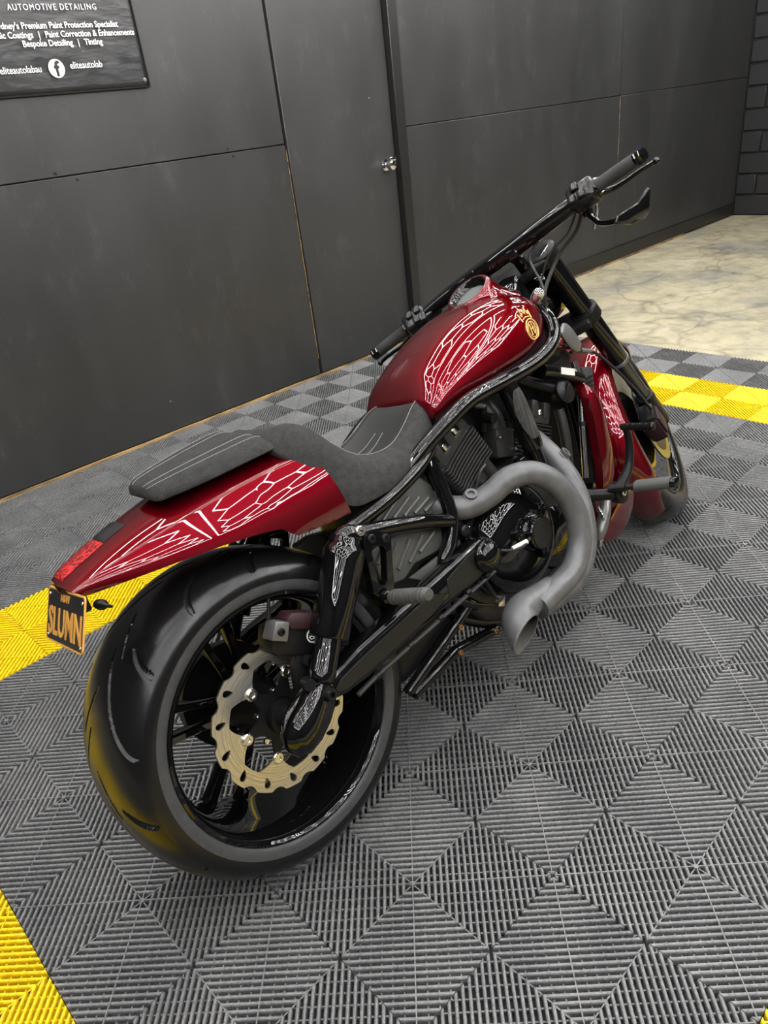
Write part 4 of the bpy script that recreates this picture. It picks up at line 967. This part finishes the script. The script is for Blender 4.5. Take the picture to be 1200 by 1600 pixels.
for k in range(300):
    a = 2*PI*k/300; ring = []
    for y, r in prof:
        q = .004 if (abs(y) < .062 and r > .30 and ((k + (abs(y)*260)) % 20) < 2.2) or (abs(abs(y)-.022) < .002) else 0
        ring.append(ST(FC.x+math.cos(a)*(r-q), y, FC.z+math.sin(a)*(r-q)))
    rings.append(ring)
g = G(); g.loft(rings, wrap=True, closed=False); part('tire', g, 'rubber', fwh, sharp=60)
for k in range(10):
    a = (k//2)*2*PI/5 + (.16 if k % 2 else -.16); ah = (k//2)*2*PI/5 + (.3 if k % 2 else -.3); g = G()
    g.tube([ST(FC.x+math.cos(ah)*.03, -.02, FC.z+math.sin(ah)*.03), ST(FC.x+math.cos(a)*.24, -.035, FC.z+math.sin(a)*.24)], .010, 8, smooth=False); part('spoke', g, 'black', fwh)
for s_ in (-1, 1):
    g = G(); rings = [[ST(FC.x+math.cos(2*PI*k/72)*r, s_*y, FC.z+math.sin(2*PI*k/72)*r) for k in range(72)] for y, r in ((.052, .243), (.044, .232), (.040, .20), (.044, .12), (.052, .07), (.056, .05))]
    g.loft(rings, caps=False); o = part('wheel_face', g, 'black', fwh, sharp=60); sm_ = o.modifiers.new('thick', 'SOLIDIFY'); sm_.thickness = .004
axd = RS @ V(0, -1, 0)
g = G(); g.lathe(ST(*FC), axd, [(.0, -.11), (.02, -.11), (.022, -.07), (.045, -.06), (.045, .06), (.022, .07), (.02, .112), (0, .112)], 30); part('hub', g, 'satin', fwh)
for s_ in (-1, 1):
    me = curve_mesh([circle(.14, 72), circle(.105, 48)], .0025); o = part('brake_disc', me, 'stanch', fwh); c = ST(FC.x, s_*.078, FC.z); o.matrix_local = frame(c, RS @ V(1, 0, 0), RS @ V(0, 0, 1), RS @ V(0, -1, 0))
    me = curve_mesh([circle(.108, 48), circle(.03, 24)], .003); o = part('disc_carrier', me, 'satin', fwh); o.matrix_local = frame(c, RS @ V(1, 0, 0), RS @ V(0, 0, 1), RS @ V(0, -1, 0))
# fender
rr = []
for k in range(61):
    a = math.radians(212 - (212+8)*k/60 + 0); a = math.radians(226 - 200*k/60)
    wd = .082*min(1, .62 + .5*min(k, 60-k)/10)
    ro = .352+.004*math.sin(PI*k/60); ring = []
    for j in range(13):
        u = j/6-1; dr = -.030*abs(u)**2.6 - (.02 if abs(u) > .99 else 0); ring.append(ST(FC.x+math.cos(a)*(ro+dr), u*wd*(1 if abs(u) < .99 else 1), FC.z+math.sin(a)*(ro+dr)))
    for j in reversed(range(13)):
        u = j/6-1; dr = -.030*abs(u)**2.6 - .006 - (.02 if abs(u) > .99 else 0); ring.append(ST(FC.x+math.cos(a)*(ro+dr), u*wd*.965, FC.z+math.sin(a)*(ro+dr)))
    rr.append(ring)
g = G(); g.loft(rr); part('front_fender', g, 'red', label='candy red front fender wrapped round the tyre', sharp=50)
# fork legs
def along(y, t, off=0):
    """point of a fork leg t metres above the axle"""
    return ST(FC.x + AX.x*t + off*math.cos(RAKE), y, FC.z + AX.z*t + off*math.sin(RAKE))
for s_ in (-1, 1):
    y = s_*.108; d_ = RS @ AX
    g = G(); g.lathe(along(y, 0), d_, [(.026, .30), (.0300, .302), (.0325, .31), (.0325, .50), (.0325, .765), (.030, .775), (.022, .777), (0, .777)], 32); fk = part('fork_leg', g, 'black')
    g = G(); g.lathe(along(y, 0), d_, [(.0215, .06), (.0215, .302)], 28); part('stanchion', g, T['stanch'] if 'stanch' in T else 'dullsteel', fk)
    g = G(); g.lathe(along(y, 0), d_, [(.030, .294), (.0338, .296), (.0338, .306), (.030, .308)], 28); part('seal_ring', g, 'dullsteel', fk)
    g = G(); g.lathe(along(y, 0), d_, [(.010, -.03), (.024, -.024), (.028, -.01), (.028, .09), (.030, .095), (.030, .12), (.025, .125)], 24); part('axle_carrier', g, 'satin', fk)
    g = G(); g.cyl(along(y-s_*.0, .045, .02), along(y, .105, .032), .010, n=12); part('pinch_bolt', g, 'satin', fk)
    g = G(); g.lathe(along(y, 0), d_, [(.036, .49), (.0385, .493), (.0385, .535), (.036, .54)], 28); part('clamp_band', g, 'satin', fk)
    # caliper behind the leg
    bc = along(y, .085, -.10); g = G(); Rm = RS @ Matrix.Rotation(-RAKE, 3, 'Y')
    g.box(bc, (.075, .052, .115), Rm, bev=.012); fcal = part('front_caliper', g, 'satin'); g = G(); g.box(bc + (RS @ V(0, s_*.0275, 0)), (.06, .006, .075), Rm, bev=.002); g.box(bc - (Rm @ V(.037, 0, 0)), (.006, .048, .08), Rm, bev=.002); part('woven_inlay', g, 'carbon', fcal, 'dark red woven inlay')
# triple clamps
for t, nm, ln in ((.755, 'top_clamp', .05), (.515, 'lower_clamp', .065)):
    g = G(); o0 = along(0, t, -.02); Rm = RS @ Matrix.Rotation(-RAKE, 3, 'Y'); g.box(o0 + Rm @ V(.005, 0, 0), (ln+.035, .24, .032), Rm, bev=.010)
    for s_ in (-1, 1): g.lathe(along(s_*.108, t), RS @ AX, [(.033, -.02), (.043, -.018), (.043, .018), (.036, .021)], 24)
    part(nm, g, 'satin')
g = G(); g.cyl(along(0, .49, -.045), along(0, .76, -.045), .028, n=20); part('steering_stem', g, 'satin')
g = G(); g.box(AO + V(.03, 0, -.08), (.10, .08, .18), Matrix.Rotation(-RAKE, 3, 'Y'), bev=.015); part('headstock', g, 'black')
# handlebar
RB = Matrix.Rotation(math.radians(21.5), 3, AX)
def HB(x, y, z): return AO + RB @ (V(x, y, z) - AO)
HX = 1.135
hb = [(1.075, .43, .955), (1.105, .33, .972), (1.135, .22, .993), (1.150, .12, 1.008), (1.155, 0, 1.018), (1.155, -.12, 1.030), (1.152, -.22, 1.040), (1.150, -.33, 1.050), (1.140, -.43, 1.055)]
g = G(); g.tube([HB(*p) for p in hb], .0165, 18, 6, radii=[.012, .012, .020, .0235, .0255, .0255, .0235, .014, .012]); bar = part('handlebar', g, 'black', label='wide gloss black drag handlebar')
for s_ in (-1, 1):
    e = hb[-1] if s_ < 0 else hb[0]; i_ = hb[-2] if s_ < 0 else hb[1]
    E_, I_ = HB(*e), HB(*i_); d_ = (E_-I_).normalized(); I2 = I_ + d_*.0
    g = G(); g.lathe(I2, d_, [(.014, -.01), (.0185, -.006), (.0185, .0), (.0172, .002), (.0178, .05), (.0170, .094), (.0165, .096)], 24); gp = part('grip', g, 'grip', label='grey rubber grip')
    g = G(); g.lathe(I2, d_, [(.0170, .095), (.0178, .098), (.0178, .116), (.0145, .121), (0, .121)], 8, ); part('grip_end', g, 'black', gp, sharp=20)
    # switch housing
    upd = (RS @ V(-.88, 0, .47)); upd = (upd - d_*upd.dot(d_)).normalized(); fd = d_.cross(upd)
    hc = I_ - d_*.050; Rm = Matrix((d_, fd, upd)).transposed()
    g = G(); g.box(hc, (.075, .060, .056), Rm, bev=.012, seg=3); sw = part('switch_housing', g, 'plastic')
    for a, b in ((-.016, .010), (.006, .010), (-.006, -.012)):
        g = G(); g.box(hc + d_*a*1.25 + fd*b*1.3 + upd*.029, (.022, .020, .014), Rm, bev=.003); part('button', g, 'plastic', sw)
    g = G(); g.lathe(I_ - d_*.012, d_, [(.021, -.006), (.0225, -.003), (.0225, .005), (.02, .008)], 20); part('throttle_collar', g, 'black', sw)
    fwd = RB @ V(.86, 0, -.5); fwd = (fwd - d_*fwd.dot(d_)).normalized()
    # reservoir and lever
    rc = I_ - d_*.10 + fwd*.018 + upd*.012
    if s_ > 0:
        g = G(); g.box(rc + upd*.016, (.065, .03, .012), Rm, bev=.004); part('reservoir_lid', g, 'dullsteel', sw)
    g = G(); g.box(rc, (.06, .036, .026), Rm, bev=.006); part('reservoir', g, 'plastic', sw)
    lv = [I_ - d_*.022 + fwd*.024, I_ + d_*.006 + fwd*.040 - upd*.004, I_ + d_*.04 + fwd*.044 - upd*.004, I_ + d_*.085 + fwd*.044 - upd*.002, I_ + d_*.125 + fwd*.050]
    g = G(); g.tube(lv, .006, 10, 6, radii=[.009, .008, .0065, .006, .0055]); g.ball(lv[-1], .0085, 12); part('hand_lever', g, 'black')
# under-bar mirror (right)
I_ = HB(*hb[-2]); E_ = HB(*hb[-1]); d_ = (E_-I_).normalized()
mb = I_ - d_*.055 - upv*0 + V(0, 0, -.035) + (RS @ V(.035, 0, 0))
g = G(); g.lathe(mb, V(0, 0, -1), [(.013, -.012), (.014, 0), (.012, .014), (0, .015)], 16); mir_ = part('mirror', g, 'black', label='black blade shaped mirror slung under the bar')
ms = [mb + V(0, 0, -.008), mb.lerp(V(1.2, -.325, 1.015), .4) + V(0, 0, -.018), V(1.205, -.325, 1.018)]
g = G(); g.tube(ms, .008, 10); part('mirror_stem', g, 'black', mir_)
mp = V(1.235, -.335, 1.008); a1 = V(1, -.22, .0).normalized(); a2 = V(0, -.28, .95); a2 = (a2 - a1*a2.dot(a1)).normalized()
g = G(); g.prism([(-.045, .006), (.016, -.010), (.066, -.006), (.078, .010), (.080, .060), (.074, .064), (.04, .036), (-.034, .022)], mp, a1, a2, .010, .003, 2); part('mirror_head', g, 'black', mir_)
# risers, cables
for s_ in (-1, 1):
    g = G(); a = HB(1.155, s_*.055, 1.012); b = along(s_*.055, .765, -.03); g.cyl(b, a, .019, .017, 18); g.lathe(a, (RS @ V(0, 1, 0)), [(.022, -.016), (.026, -.012), (.026, .012), (.022, .016)], 20); part('riser', g, 'black')
def cable(pts, r=.0035, m='cable', name='cable'):
    g = G(); g.tube(pts, r, 8, 8); return part(name, g, m)
swR = HB(1.175, -.27, 1.035)
cable([swR, HB(1.20, -.22, .985), HB(1.20, -.15, .95), V(1.19, -.085, .90), V(1.17, -.09, .84), V(1.15, -.10, .78)], .0055)
cable([HB(1.17, -.25, 1.03), HB(1.19, -.20, .99), HB(1.18, -.13, .96), V(1.185, -.07, .90), V(1.16, -.075, .83)], .003)
cable([HB(1.16, -.13, 1.01), HB(1.15, -.09, .975), V(1.16, -.10, .93), V(1.155, -.105, .88), V(1.15, -.085, .83)], .004)
g = G(); q0, q1 = HB(1.16, -.165, 1.02), HB(1.16, -.13, 1.008); g.cyl(q0, q1, .0065, n=12); part('cable_end', g, 'steel')
for k, off in enumerate((0, .009)):
    cable([HB(1.165, -.30, 1.04)+V(0, 0, off), HB(1.19, -.295, 1.025)+V(0, 0, off), HB(1.20, -.285, 1.0)+V(0, 0, off), HB(1.20, -.26, .965)], .0035, 'steel', 'brake_pipe')
cable([HB(1.15, .26, .98), HB(1.17, .20, .95), V(1.16, .12, .90), V(1.15, .08, .83)], .005)
cable([V(1.19, -.12, .72), V(1.24, -.115, .712), V(1.30, -.12, .69), V(1.36, -.135, .62), V(1.43, -.145, .53), along(-.118, .06, -.06)], .0045, 'cable', 'brake_hose')
g = G(); g.cyl(V(1.245, -.115, .712), V(1.285, -.118, .697), .007, n=12); part('hose_fitting', g, 'dullsteel')
g = G(); g.lathe((1.135, -.105, .905), V(-.25, -.75, .6), [(.016, -.03), (.016, 0), (.013, .004), (.008, .004), (.007, .002), (0, .002)], 20); part('ignition_switch', g, 'steel', label='small round key switch')
g = G(); g.box((1.10, 0, .90), (.06, .12, .06), bev=.015); part('neck_block', g, 'satin')
g = G(); g.lathe(along(0, .62, .075), RS @ V(.9, 0, -.1), [(.05, -.10), (.085, -.06), (.098, 0), (.098, .03), (.09, .04), (0, .045)], 40); hl = part('headlamp', g, 'black')
